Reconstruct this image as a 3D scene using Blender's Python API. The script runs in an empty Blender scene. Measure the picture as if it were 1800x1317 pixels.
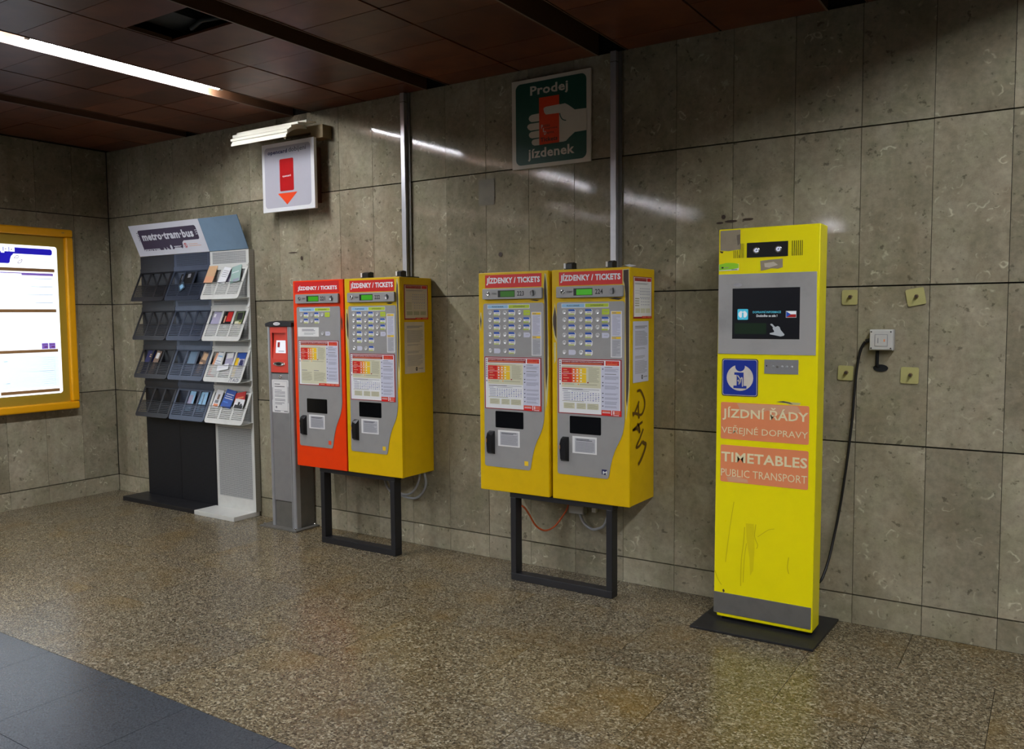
import bpy, bmesh, math, random
from mathutils import Vector, Matrix
random.seed(7)
S = bpy.context.scene
COL = S.collection

# ------------------------------------------------------------------ camera, world, exposure
cam_d = bpy.data.cameras.new('camera'); cam = bpy.data.objects.new('camera', cam_d); COL.objects.link(cam)
yaw, pitch, roll = 0.57917583, 0.06996176, -0.00829047
fw = Vector((-math.sin(yaw)*math.cos(pitch), math.cos(yaw)*math.cos(pitch), -math.sin(pitch)))
rt = Vector((math.cos(yaw), math.sin(yaw), 0)); up = rt.cross(fw)
r2 = rt*math.cos(roll) + up*math.sin(roll); u2 = r2.cross(fw)
cam.matrix_world = Matrix(((r2.x, u2.x, -fw.x, 7.12756), (r2.y, u2.y, -fw.y, -4.35933), (r2.z, u2.z, -fw.z, 1.55), (0, 0, 0, 1)))
cam_d.sensor_width = 36.0; cam_d.lens = 36.0*1474.803/1800.0; cam_d.clip_start = 0.05
S.camera = cam
w = bpy.data.worlds.new('world'); S.world = w; w.use_nodes = True
w.node_tree.nodes['Background'].inputs[0].default_value = (0.012, 0.011, 0.010, 1)
w.node_tree.nodes['Background'].inputs[1].default_value = 1.0
S.view_settings.view_transform = 'Standard'; S.view_settings.look = 'None'
S.view_settings.gamma = 1.0; S.view_settings.use_curve_mapping = False
S.view_settings.exposure = 0.0
TUBE = 200.0         # radiance of the fluorescent tubes
PANEL = 1.25         # radiance of the backlit timetable
CZ = 3.021           # ceiling height

# ------------------------------------------------------------------ materials
def lin(c):
    o = []
    for x in c[:3]:
        x = x/255.0
        o.append(x/12.92 if x <= 0.04045 else ((x+0.055)/1.055)**2.4)
    return (o[0], o[1], o[2], 1.0)
class NT:
    def __init__(s, name):
        s.m = bpy.data.materials.new(name); s.m.use_nodes = True; s.t = s.m.node_tree; s.n = s.t.nodes; s.l = s.t.links
        s.b = s.n['Principled BSDF']
    def node(s, typ, **k):
        o = s.n.new(typ)
        for a, v in k.items(): setattr(o, a, v)
        return o
    def link(s, a, b): s.l.new(a, b)
    def mix(s, fac, a, b, mode='MIX'):
        o = s.node('ShaderNodeMix', data_type='RGBA', blend_type=mode)
        for v, i in ((fac, 0), (a, 6), (b, 7)):
            if isinstance(v, (int, float)): o.inputs[i].default_value = v
            elif isinstance(v, tuple): o.inputs[i].default_value = v
            else: s.link(v, o.inputs[i])
        return o.outputs[2]
    def math(s, op, a, b=0.0, c=None):
        o = s.node('ShaderNodeMath', operation=op)
        for v, i in ((a, 0), (b, 1), (c, 2)):
            if v is None: continue
            if isinstance(v, (int, float)): o.inputs[i].default_value = v
            else: s.link(v, o.inputs[i])
        return o.outputs[0]
    def ramp(s, fac, stops, interp='LINEAR'):
        o = s.node('ShaderNodeValToRGB'); o.color_ramp.interpolation = interp
        e = o.color_ramp.elements
        while len(e) < len(stops): e.new(0.5)
        for k, (p, c) in enumerate(stops):
            e[k].position = p; e[k].color = c if len(c) == 4 else lin(c)
        s.link(fac, o.inputs[0]); return o.outputs[0]
    def noise(s, vec, scale, detail=4, rough=0.55, dist=0.0):
        o = s.node('ShaderNodeTexNoise'); o.inputs['Scale'].default_value = scale; o.inputs['Detail'].default_value = detail
        o.inputs['Roughness'].default_value = rough; o.inputs['Distortion'].default_value = dist
        if vec is not None: s.link(vec, o.inputs['Vector'])
        return o
    def coords(s, offset=True, scale=(1, 1, 1)):
        tc = s.node('ShaderNodeTexCoord'); out = tc.outputs['Object']
        mp = s.node('ShaderNodeMapping'); mp.inputs['Scale'].default_value = scale; s.link(out, mp.inputs['Vector'])
        if offset:
            oi = s.node('ShaderNodeObjectInfo'); mu = s.math('MULTIPLY', oi.outputs['Random'], 37.0)
            cb = s.node('ShaderNodeCombineXYZ'); s.link(mu, cb.inputs[0]); s.link(s.math('MULTIPLY', oi.outputs['Random'], 91.0), cb.inputs[2])
            s.link(mu, cb.inputs[1]); s.link(cb.outputs[0], mp.inputs['Location'])
        return mp.outputs[0]
    def bump(s, h, strength=0.2, dist=0.01):
        o = s.node('ShaderNodeBump'); o.inputs['Strength'].default_value = strength; o.inputs['Distance'].default_value = dist
        s.link(h, o.inputs['Height']); s.link(o.outputs[0], s.b.inputs['Normal'])

MATS = {}
def plain(name, c, rough=0.5, metal=0.0, wear=0.0, spec=0.5, scale=14.0, dark=0.6, coat=0.0):
    """a painted or metal surface with faint procedural mottling and uneven gloss"""
    k = NT(name); b = k.b
    b.inputs['Roughness'].default_value = rough; b.inputs['Metallic'].default_value = metal
    b.inputs['Specular IOR Level'].default_value = spec; b.inputs['Coat Weight'].default_value = coat
    v = k.coords(False); n = k.noise(v, scale, 5)
    base = lin(c); dk = tuple(base[i]*dark for i in range(3))+(1,)
    f = k.ramp(n.outputs['Fac'], [(0.45, (0, 0, 0, 1)), (0.75, (1, 1, 1, 1))])
    k.link(k.mix(k.math('MULTIPLY', f, max(wear, 0.06)), base, dk), b.inputs['Base Color'])
    k.link(k.math('ADD', k.math('MULTIPLY', n.outputs['Fac'], 0.12), rough-0.06), b.inputs['Roughness'])
    MATS[name] = k.m; return k.m
def emit(name, c, strength, base=None):
    k = NT(name); k.b.inputs['Base Color'].default_value = lin(base or c); k.b.inputs['Emission Color'].default_value = lin(c)
    k.b.inputs['Emission Strength'].default_value = strength; k.b.inputs['Roughness'].default_value = 0.3
    MATS[name] = k.m; return k.m

def stone(name, tint=1.0, warm=0.0, curls=1.0):
    k = NT(name); b = k.b; v = k.coords(True)
    oi = k.node('ShaderNodeObjectInfo')
    n1 = k.noise(v, 3.2, 8, 0.62, 0.6)
    c = k.ramp(n1.outputs['Fac'], [(0.25, (125*tint, 119*tint, 98*tint)), (0.5, (147*tint, 140*tint, 119*tint)), (0.75, (166*tint, 159*tint, 138*tint))])
    c = k.mix(0.30, c, k.ramp(k.noise(v, 6.5, 4).outputs['Fac'], [(0.34, (0.52, 0.47, 0.46, 1)), (0.5, (0.5, 0.5, 0.5, 1)), (0.66, (0.46, 0.51, 0.44, 1))]), 'OVERLAY')
    n5 = k.noise(v, 30, 5, 0.7)
    c = k.mix(0.55, c, k.ramp(n5.outputs['Fac'], [(0.3, (0.33, 0.33, 0.33, 1)), (0.5, (0.5, 0.5, 0.5, 1)), (0.7, (0.66, 0.655, 0.64, 1))]), 'OVERLAY')
    # fossil curls: thin rings of distorted cells, where a slow mask lets them through
    dn = k.noise(v, 9, 3); dv = k.node('ShaderNodeVectorMath', operation='MULTIPLY_ADD')
    k.link(dn.outputs['Color'], dv.inputs[0]); dv.inputs[1].default_value = (0.12, 0.12, 0.12); k.link(v, dv.inputs[2])
    vo = k.node('ShaderNodeTexVoronoi'); vo.inputs['Scale'].default_value = 12; vo.inputs['Randomness'].default_value = 1.0; k.link(dv.outputs[0], vo.inputs['Vector'])
    ring = k.math('SUBTRACT', 1.0, k.math('MULTIPLY', k.math('ABSOLUTE', k.math('SUBTRACT', vo.outputs['Distance'], 0.30)), 16.0)); ring = k.math('MAXIMUM', ring, 0.0)
    msk = k.ramp(k.noise(v, 5.5, 3).outputs['Fac'], [(0.46, (0, 0, 0, 1)), (0.60, (1, 1, 1, 1))])
    msk2 = k.ramp(k.noise(v, 21, 2).outputs['Fac'], [(0.48, (0, 0, 0, 1)), (0.58, (1, 1, 1, 1))])
    fc = k.math('MULTIPLY', k.math('MULTIPLY', ring, msk), k.math('MULTIPLY', msk2, 0.75*curls))
    c = k.mix(fc, c, lin((206, 200, 172)))
    pit = k.ramp(k.noise(v, 26, 3, 0.6).outputs['Fac'], [(0.63, (0, 0, 0, 1)), (0.70, (1, 1, 1, 1))])
    c = k.mix(k.math('MULTIPLY', pit, 0.55), c, lin((58, 52, 40)))
    # long faint vertical stains
    vs = k.coords(True, (3.0, 3.0, 0.5)); st = k.ramp(k.noise(vs, 2.0, 4).outputs['Fac'], [(0.5, (0, 0, 0, 1)), (0.8, (1, 1, 1, 1))])
    c = k.mix(k.math('MULTIPLY', st, 0.40), c, lin((108, 99, 70)))
    hs = k.node('ShaderNodeHueSaturation'); hs.inputs['Saturation'].default_value = 1.0+warm
    k.link(k.math('ADD', 0.86, k.math('MULTIPLY', oi.outputs['Random'], 0.26)), hs.inputs['Value']); k.link(c, hs.inputs['Color'])
    k.link(hs.outputs[0], b.inputs['Base Color'])
    k.link(k.math('ADD', 0.025, k.math('MULTIPLY', n5.outputs['Fac'], 0.085)), b.inputs['Roughness'])
    b.inputs['Specular IOR Level'].default_value = 0.22
    k.bump(n5.outputs['Fac'], 0.02, 0.003)
    MATS[name] = k.m; return k.m
def terrazzo(name):
    k = NT(name); b = k.b; v = k.coords(True); oi = k.node('ShaderNodeObjectInfo')
    dn = k.noise(v, 40, 2); dv = k.node('ShaderNodeVectorMath', operation='MULTIPLY_ADD')
    k.link(dn.outputs['Color'], dv.inputs[0]); dv.inputs[1].default_value = (0.02, 0.02, 0.02); k.link(v, dv.inputs[2])
    vo = k.node('ShaderNodeTexVoronoi'); vo.inputs['Scale'].default_value = 132; k.link(dv.outputs[0], vo.inputs['Vector'])
    sep = k.node('ShaderNodeSeparateColor'); k.link(vo.outputs['Color'], sep.inputs[0])
    c = k.ramp(sep.outputs[0], [(0.0, (54, 47, 36)), (0.22, (82, 72, 55)), (0.5, (103, 93, 73)), (0.74, (121, 110, 88)), (0.9, (148, 140, 117)), (1.0, (168, 160, 140))])
    big = k.noise(v, 2.2, 4); c = k.mix(k.math('MULTIPLY', k.ramp(big.outputs['Fac'], [(0.5, (0, 0, 0, 1)), (0.72, (1, 1, 1, 1))]), 0.45), c, lin((116, 92, 46)), 'MIX')
    fine = k.noise(v, 150, 3); c = k.mix(0.38, c, k.ramp(fine.outputs['Fac'], [(0.3, (0.36, 0.36, 0.36, 1)), (0.7, (0.64, 0.64, 0.64, 1))]), 'OVERLAY')
    hs = k.node('ShaderNodeHueSaturation'); k.link(k.math('ADD', 0.90, k.math('MULTIPLY', oi.outputs['Random'], 0.18)), hs.inputs['Value'])
    k.link(k.math('ADD', 0.98, k.math('MULTIPLY', oi.outputs['Random'], 0.16)), hs.inputs['Saturation']); k.link(c, hs.inputs['Color'])
    k.link(hs.outputs[0], b.inputs['Base Color'])
    k.link(k.math('ADD', 0.15, k.math('MULTIPLY', fine.outputs['Fac'], 0.24)), b.inputs['Roughness'])
    b.inputs['Specular IOR Level'].default_value = 0.35
    k.bump(fine.outputs['Fac'], 0.05, 0.002)
    MATS[name] = k.m; return k.m
def granite_grey(name):
    k = NT(name); b = k.b; v = k.coords(True); n = k.noise(v, 160, 3, 0.7); n2 = k.noise(v, 3, 4)
    c = k.ramp(n.outputs['Fac'], [(0.3, (44, 48, 54)), (0.5, (60, 65, 71)), (0.7, (80, 85, 91))])
    c = k.mix(k.math('MULTIPLY', n2.outputs['Fac'], 0.35), c, lin((60, 63, 68)))
    k.link(c, b.inputs['Base Color']); b.inputs['Roughness'].default_value = 0.27; b.inputs['Specular IOR Level'].default_value = 0.45
    MATS[name] = k.m; return k.m
def ceil_metal(name):
    k = NT(name); b = k.b; v = k.coords(True); oi = k.node('ShaderNodeObjectInfo'); n = k.noise(v, 5, 5)
    c = k.ramp(n.outputs['Fac'], [(0.3, (80, 44, 29)), (0.7, (106, 62, 39))])
    hs = k.node('ShaderNodeHueSaturation'); k.link(k.math('ADD', 0.75, k.math('MULTIPLY', oi.outputs['Random'], 0.5)), hs.inputs['Value']); k.link(c, hs.inputs['Color'])
    k.link(hs.outputs[0], b.inputs['Base Color']); b.inputs['Roughness'].default_value = 0.36; b.inputs['Specular IOR Level'].default_value = 0.22
    MATS[name] = k.m; return k.m
def perforated(name, c, hole, su, sv, du, dv, ax='X', rough=0.45, metal=0.0):
    """sheet metal punched with small oblong holes in rows"""
    k = NT(name); b = k.b; tc = k.node('ShaderNodeTexCoord'); sp = k.node('ShaderNodeSeparateXYZ'); k.link(tc.outputs['Object'], sp.inputs[0])
    fu = k.math('FRACT', k.math('MULTIPLY', sp.outputs[ax], 1.0/su)); fv = k.math('FRACT', k.math('MULTIPLY', sp.outputs['Z'], 1.0/sv))
    f = k.math('MULTIPLY', k.math('LESS_THAN', fu, du), k.math('LESS_THAN', fv, dv))
    n = k.noise(tc.outputs['Object'], 6, 4)
    base = k.mix(k.math('MULTIPLY', n.outputs['Fac'], 0.3), lin(c), tuple(x*0.6 for x in lin(c)[:3])+(1,))
    k.link(k.mix(f, base, lin(hole)), b.inputs['Base Color']); b.inputs['Roughness'].default_value = rough; b.inputs['Metallic'].default_value = metal
    MATS[name] = k.m; return k.m

stone('stone_wall'); stone('stone_base', 1.02, 0.0, 1.5); terrazzo('terrazzo'); granite_grey('grey_granite'); ceil_metal('ceiling_metal')
plain('grout', (26, 24, 20), 0.9); plain('channel_dark', (84, 57, 36), 0.6); plain('void_dark', (16, 18, 20), 0.9); plain('hall_wall', (104, 97, 84), 0.5, wear=0.4)
plain('duct_grey', (30, 34, 32), 0.7)
plain('orange', (236, 62, 6), 0.34, wear=0.2, dark=0.8, spec=0.3); plain('ochre', (216, 178, 0), 0.36, wear=0.3, dark=0.78, spec=0.3); plain('lemon', (242, 229, 0), 0.3, wear=0.12, dark=0.85, spec=0.4)
plain('red', (206, 30, 26), 0.35); plain('red_dark', (150, 24, 34), 0.4); plain('plate_grey', (152, 151, 149), 0.42, 0.15, wear=0.35, dark=0.8)
plain('steel', (150, 150, 150), 0.4, 0.4, wear=0.4, dark=0.75); plain('steel_dull', (118, 116, 110), 0.48, 0.45, wear=0.4); plain('alu', (184, 186, 190), 0.34, 0.6, wear=0.2)
plain('chrome', (214, 214, 216), 0.16, 0.95); plain('brushed', (170, 169, 166), 0.42, 0.2, wear=0.6, scale=5, dark=0.6)
plain('black', (18, 18, 20), 0.35); plain('black_gloss', (9, 9, 11), 0.14); plain('black_paint', (30, 30, 33), 0.42, wear=0.3); plain('rubber', (16, 16, 17), 0.55)
plain('white', (226, 227, 228), 0.45); plain('paper', (222, 222, 220), 0.6); plain('paper_cream', (206, 204, 176), 0.6); plain('paper_old', (196, 186, 168), 0.62, wear=0.2)
plain('paper_lav', (196, 198, 214), 0.6); plain('ink', (34, 34, 38), 0.5); plain('ink_grey', (130, 131, 136), 0.6); plain('ink_lav', (150, 152, 170), 0.6); plain('ink_olive', (158, 157, 132), 0.6)
plain('blue', (28, 78, 168), 0.4); plain('blue_pale', (142, 188, 220), 0.45); plain('lime', (176, 198, 40), 0.45); plain('lime_pale', (205, 214, 120), 0.5); plain('yellow', (236, 196, 30), 0.45)
plain('amber', (236, 150, 30), 0.45); plain('tangerine', (228, 96, 34), 0.45); plain('navy', (24, 30, 84), 0.35); plain('worn_brown', (62, 48, 36), 0.6, wear=0.5); plain('worn_pale', (196, 186, 130), 0.6)
plain('info_blue', (26, 52, 150), 0.35); plain('info_cream', (212, 204, 190), 0.5, wear=0.3); plain('salmon', (230, 138, 90), 0.5, wear=0.35, dark=0.85, scale=6); plain('salmon_pale', (216, 160, 124), 0.5)
plain('letter_cream', (232, 220, 176), 0.5); plain('sign_green', (8, 74, 60), 0.4); plain('sign_white', (206, 200, 184), 0.5); plain('ticket_orange', (226, 66, 18), 0.42)
plain('sign_grey', (180, 180, 190), 0.42); plain('card_red', (186, 22, 26), 0.4); plain('arrow_red', (236, 74, 34), 0.4); plain('canopy_white', (232, 230, 214), 0.5); plain('bracket_tan', (124, 106, 70), 0.55)
plain('rack_light', (206, 207, 201), 0.4, 0.0, wear=0.2); plain('rack_mid', (70, 78, 94), 0.34, 0.5, wear=0.3); plain('rack_dark', (34, 35, 40), 0.38, 0.3, wear=0.3); plain('rack_header', (92, 114, 133), 0.3, 0.5, wear=0.2)
perforated('perf_light', (186, 188, 186), (40, 40, 42), 0.011, 0.0115, 0.62, 0.5); perforated('perf_mid', (74, 84, 102), (16, 18, 24), 0.011, 0.0115, 0.7, 0.5, metal=0.4); perforated('perf_dark', (38, 40, 46), (12, 12, 14), 0.011, 0.0115, 0.7, 0.5, metal=0.2)
perforated('perf_side', (150, 146, 132), (70, 66, 56), 0.012, 0.0115, 0.5, 0.5, ax='Y')
plain('header_white', (206, 206, 214), 0.4); plain('header_purple', (46, 26, 58), 0.45, spec=0.3); plain('frame_amber', (238, 168, 0), 0.42); plain('panel_olive', (168, 140, 40), 0.4)
plain('bar_brown', (168, 126, 80), 0.5); plain('plate_cream', (172, 167, 106), 0.55, wear=0.3); plain('box_grey', (186, 186, 182), 0.5, wear=0.2); plain('cable_black', (14, 14, 15), 0.5); plain('cable_orange', (206, 92, 40), 0.5); plain('cable_grey', (150, 152, 154), 0.45)
plain('coral', (214, 70, 54), 0.4); plain('dish_grey', (208, 208, 208), 0.25, 0.25)
plain('tape_brown', (110, 100, 88), 0.7, wear=0.5); plain('patch_dark', (116, 109, 90), 0.6, wear=0.5); plain('sticker_grey', (150, 138, 116), 0.6, wear=0.6); plain('sticker_green', (150, 214, 40), 0.5)
plain('skin_grey', (170, 176, 184), 0.5); plain('blue_soft', (70, 130, 214), 0.5); plain('leaf_red', (200, 34, 28), 0.45); plain('leaf_tan', (206, 168, 128), 0.55); plain('leaf_brown', (122, 98, 80), 0.5); plain('leaf_teal', (150, 176, 168), 0.5); plain('leaf_green', (92, 110, 70), 0.5); plain('leaf_lilac', (164, 160, 184), 0.5)
plain('graffiti_brown', (94, 66, 10), 0.5); plain('channel_lip', (112, 98, 86), 0.5); plain('grime', (190, 172, 8), 0.5); plain('grime_pale', (226, 210, 0), 0.34); plain('bar_grey', (176, 177, 182), 0.55)
emit('tube_light', (246, 249, 255), TUBE); emit('lcd_green', (70, 190, 20), 0.45, (40, 90, 20)); emit('lcd_dim', (50, 120, 26), 0.3, (40, 80, 20))
emit('lit_white', (236, 246, 255), PANEL); emit('lit_pale', (222, 240, 250), PANEL*0.68); emit('lit_ink', (150, 170, 196), PANEL*0.5); emit('lit_blue', (40, 30, 214), PANEL*0.26); emit('lit_mauve', (140, 110, 200), PANEL*0.32); emit('lit_dark', (120, 40, 110), PANEL*0.2)
emit('scr_cyan', (70, 190, 222), 0.7, (20, 60, 70)); emit('scr_white', (220, 226, 232), 0.75, (60, 60, 60)); emit('scr_text', (90, 200, 226), 0.6, (20, 60, 70)); emit('scr_blue', (40, 90, 200), 0.5, (10, 20, 60)); emit('scr_red', (200, 40, 40), 0.4, (60, 10, 10)); emit('scr_dark', (14, 16, 26), 0.35, (6, 6, 8)); emit('scr_green', (24, 50, 28), 0.4, (6, 8, 6)); emit('scr_grey', (178, 184, 190), 0.6, (50, 50, 50))
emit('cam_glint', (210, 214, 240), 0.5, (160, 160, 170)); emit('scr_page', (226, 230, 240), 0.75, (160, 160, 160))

# ------------------------------------------------------------------ mesh building
class FR:
    """local frame: u, v on a face, n out of it"""
    def __init__(s, O, U, V, N): s.O, s.U, s.V, s.N = Vector(O), Vector(U), Vector(V), Vector(N)
    def p(s, u, v, n=0.0): return s.O + s.U*u + s.V*v + s.N*n
def front(x, y, z=0.0): return FR((x, y, z), (1, 0, 0), (0, 0, 1), (0, -1, 0))
def right(x, y=0.0, z=0.0): return FR((x, y, z), (0, 1, 0), (0, 0, 1), (1, 0, 0))
WF = FR((0, 0, 0), (1, 0, 0), (0, 1, 0), (0, 0, 1))
FONT_CACHE = {}
def glyphs(txt, bold):
    key = (txt, bold)
    if key in FONT_CACHE: return FONT_CACHE[key]
    cu = bpy.data.curves.new('lettering', 'FONT'); cu.body = txt; cu.size = 1.0; cu.resolution_u = 2; cu.fill_mode = 'FRONT'
    cu.offset = 0.026*bold; cu.space_character = 1.0+0.05*bold
    ob = bpy.data.objects.new('lettering', cu); COL.objects.link(ob)
    dg = bpy.context.evaluated_depsgraph_get(); me = bpy.data.meshes.new_from_object(ob.evaluated_get(dg))
    vs = [(v.co.x, v.co.y) for v in me.vertices]; fs = [tuple(p.vertices) for p in me.polygons]
    bpy.data.objects.remove(ob); bpy.data.curves.remove(cu); bpy.data.meshes.remove(me)
    FONT_CACHE[key] = (vs, fs); return vs, fs
class MB:
    def __init__(s, fr=WF): s.v = []; s.f = []; s.mi = []; s.mats = []; s.fr = fr; s.sm = []
    def idx(s, mat):
        if mat not in s.mats: s.mats.append(mat)
        return s.mats.index(mat)
    def add(s, pts, faces, mat, smooth=False, world=False):
        b = len(s.v); k = s.idx(mat)
        s.v += [Vector(p) if world else s.fr.p(*p) for p in pts]
        for f in faces: s.f.append(tuple(b+i for i in f)); s.mi.append(k); s.sm.append(smooth)
        return s
    def box(s, u0, u1, v0, v1, n0, n1, mat):
        P = [(u, v, n) for n in (n0, n1) for v in (v0, v1) for u in (u0, u1)]
        return s.add(P, [(0, 2, 3, 1), (4, 5, 7, 6), (0, 1, 5, 4), (2, 6, 7, 3), (0, 4, 6, 2), (1, 3, 7, 5)], mat)
    def poly(s, pts, n, mat): return s.add([(a, b, n) for a, b in pts], [tuple(range(len(pts)))], mat)
    def rect(s, u0, v0, u1, v1, n, mat): return s.poly([(u0, v0), (u1, v0), (u1, v1), (u0, v1)], n, mat)
    def prism(s, pts, n0, n1, mat, side=None):
        k = len(pts); P = [(a, b, n0) for a, b in pts]+[(a, b, n1) for a, b in pts]
        s.add(P, [tuple(range(k-1, -1, -1)), tuple(range(k, 2*k))], mat)
        return s.add(P, [(i, (i+1) % k, k+(i+1) % k, k+i) for i in range(k)], side or mat)
    def tube(s, path, r, mat, seg=8):
        path = [s.fr.p(*p) for p in path]; rings = []; up = Vector((0, 0, 1)); last = None
        for i, p in enumerate(path):
            d = (path[min(i+1, len(path)-1)]-path[max(i-1, 0)]).normalized()
            a = d.cross(last if last is not None else (up if abs(d.z) < 0.9 else Vector((1, 0, 0)))).normalized()
            b = a.cross(d).normalized(); last = b
            rings.append([p+a*(r*math.cos(t))+b*(r*math.sin(t)) for t in [2*math.pi*j/seg for j in range(seg)]])
        P = [q for R_ in rings for q in R_]; F = []
        for i in range(len(path)-1):
            for j in range(seg): F.append((i*seg+j, i*seg+(j+1) % seg, (i+1)*seg+(j+1) % seg, (i+1)*seg+j))
        s.add(P, F, mat, True, True)
        return s.add(P, [tuple(range(seg-1, -1, -1)), tuple((len(path)-1)*seg+j for j in range(seg))], mat, False, True)
    def lathe(s, prof, cu, cv, mat, seg=16, sx=1.0, sy=1.0):
        P = []; F = []
        for r, n in prof:
            for j in range(seg):
                t = 2*math.pi*j/seg; P.append((cu+r*sx*math.cos(t), cv+r*sy*math.sin(t), n))
        for i in range(len(prof)-1):
            for j in range(seg): F.append((i*seg+j, i*seg+(j+1) % seg, (i+1)*seg+(j+1) % seg, (i+1)*seg+j))
        F.append(tuple((len(prof)-1)*seg+j for j in range(seg)))
        return s.add(P, F, mat, True)
    def text(s, txt, u0, v0, u1, v1, n, mat, bold=0.0, keep=False, slant=0.0):
        vs, fs = glyphs(txt, bold)
        if not vs: return s
        x0 = min(v[0] for v in vs); x1 = max(v[0] for v in vs); y0 = min(v[1] for v in vs); y1 = max(v[1] for v in vs)
        sx = (u1-u0)/(x1-x0); sy = (v1-v0)/(y1-y0)
        return s.add([(u0+(x-x0)*sx, v0+(y-y0)*sy, n) for x, y in vs], fs, mat)
    def lines(s, u0, v0, u1, v1, k, n, mat, duty=0.5, jag=0.25):
        """a block of print too small to read: k rows"""
        h = (v1-v0)/k
        for i in range(k):
            r = u1-(u1-u0)*jag*random.random() if (i == k-1 or random.random() < 0.35) else u1
            y = v1-h*(i+1)+h*(1-duty)/2; s.rect(u0, y, r, y+h*duty, n, mat)
        return s
def rr(u0, v0, u1, v1, r, seg=4, corners='1111'):
    o = []
    for k, (cx, cy, a) in enumerate(((u0+r, v0+r, 180), (u1-r, v0+r, 270), (u1-r, v1-r, 0), (u0+r, v1-r, 90))):
        if corners[k] == '1':
            for j in range(seg+1):
                t = math.radians(a+90*j/seg); o.append((cx+r*math.cos(t), cy+r*math.sin(t)))
        else: o.append(((u0, v0), (u1, v0), (u1, v1), (u0, v1))[k])
    return o
def ell(cu, cv, ru, rv, seg=20): return [(cu+ru*math.cos(2*math.pi*j/seg), cv+rv*math.sin(2*math.pi*j/seg)) for j in range(seg)]
def ribbon(pts, wd):
    """outline of a pen stroke"""
    L, R = [], []
    for i, p in enumerate(pts):
        a = pts[max(i-1, 0)]; b = pts[min(i+1, len(pts)-1)]; dx, dy = b[0]-a[0], b[1]-a[1]; l = math.hypot(dx, dy) or 1
        L.append((p[0]-dy/l*wd, p[1]+dx/l*wd)); R.append((p[0]+dy/l*wd, p[1]-dx/l*wd))
    return L, R
def stroke(mb, pts, wd, n, mat):
    L, R = ribbon(pts, wd)
    for i in range(len(pts)-1): mb.poly([L[i], R[i], R[i+1], L[i+1]], n, mat)
def curve(pts, k=6):
    """smooth Catmull-Rom through the points"""
    o = []; P = [pts[0]]+list(pts)+[pts[-1]]
    for i in range(1, len(P)-2):
        for j in range(k):
            t = j/k; q = []
            for d in range(len(pts[0])):
                a, b, c, e = P[i-1][d], P[i][d], P[i+1][d], P[i+2][d]
                q.append(0.5*(2*b+(c-a)*t+(2*a-5*b+4*c-e)*t*t+(3*b-a-3*c+e)*t**3))
            o.append(tuple(q))
    o.append(tuple(pts[-1])); return o

def wloc(o):
    p = Vector((0, 0, 0))
    while o is not None: p = p+o.location; o = o.parent
    return p
def part(name, mb, parent=None, bevel=0.0, loc=None, label=None, seg=2):
    me = bpy.data.meshes.new(name); off = wloc(parent) if parent else Vector((0, 0, 0))
    l = Vector(loc) if loc is not None else (Vector((0, 0, 0)))
    me.from_pydata([tuple(v-off-l) for v in mb.v], [], mb.f)
    for m in mb.mats: me.materials.append(MATS[m])
    for p, k, s in zip(me.polygons, mb.mi, mb.sm): p.material_index = k; p.use_smooth = s
    if bevel:
        bm = bmesh.new(); bm.from_mesh(me); bmesh.ops.remove_doubles(bm, verts=bm.verts, dist=1e-5)
        es = [e for e in bm.edges if len(e.link_faces) == 2 and e.calc_face_angle(0) > 0.5]
        bmesh.ops.bevel(bm, geom=es, offset=bevel, segments=seg, profile=0.6, affect='EDGES', clamp_overlap=True)
        bm.to_mesh(me); bm.free()
    me.update()
    o = bpy.data.objects.new(name, me); COL.objects.link(o); o.location = l
    if parent: o.parent = parent
    if label: o['label'] = label
    return o
def thing(name, loc, label, cat, group=None):
    o = bpy.data.objects.new(name, None); COL.objects.link(o); o.location = loc; o['label'] = label; o['category'] = cat
    o.empty_display_size = 0.1
    if group: o['group'] = group
    return o
def tag(o, label, cat, group=None):
    o['label'] = label; o['category'] = cat
    if group: o['group'] = group
    return o
def struct(name, mb=None, **k):
    if mb is None:
        o = bpy.data.objects.new(name, None); COL.objects.link(o)
    else: o = part(name, mb, **k)
    o['kind'] = 'structure'; return o
def instance(name, mesh, loc, parent, rot=(0, 0, 0), dim=None):
    o = bpy.data.objects.new(name, mesh); COL.objects.link(o); o.parent = parent; o.location = loc; o.rotation_euler = rot
    return o
def slab_mesh(name, mb): # a piece mesh around its own origin, to be shared
    me = bpy.data.meshes.new(name); me.from_pydata([tuple(v) for v in mb.v], [], mb.f)
    for m in mb.mats: me.materials.append(MATS[m])
    for p, k in zip(me.polygons, mb.mi): p.material_index = k
    return me

# ------------------------------------------------------------------ room shell
TW = 0.3147; X0 = 6.296-20*TW      # stone columns
HR = [(0.1495, 0.9100), (0.9170, 1.6750), (1.6820, 2.4380), (2.4450, CZ)]
XR = 9.44
wb = struct('wall_back', MB().box(0, 14.0, 0.0236, 0.20, -0.05, CZ+0.3, 'grout'))
bb = struct('baseboard_back', MB().box(0, 14.0, 0.0235, 0.03, 0, 0.14, 'grout'))
gap = 0.0013
for (z0, z1) in HR+[(0.0, 0.1425)]:
    base = z0 == 0.0
    me = slab_mesh('stone_panel', MB().box(gap, TW-gap, 0.0, 0.0225, 0, z1-z0, 'stone_base' if base else 'stone_wall'))
    for k in range(30):
        rz = random.gauss(0, 0.0022); rx = random.gauss(0, 0.0022)
        o = instance('skirting_stone' if base else 'stone_panel', me, (X0+k*TW, max(0, -TW*math.sin(rz))+0.0004 + (z1-z0)*max(0, math.sin(rx)), z0), bb if base else wb, (rx, 0, rz))
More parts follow.
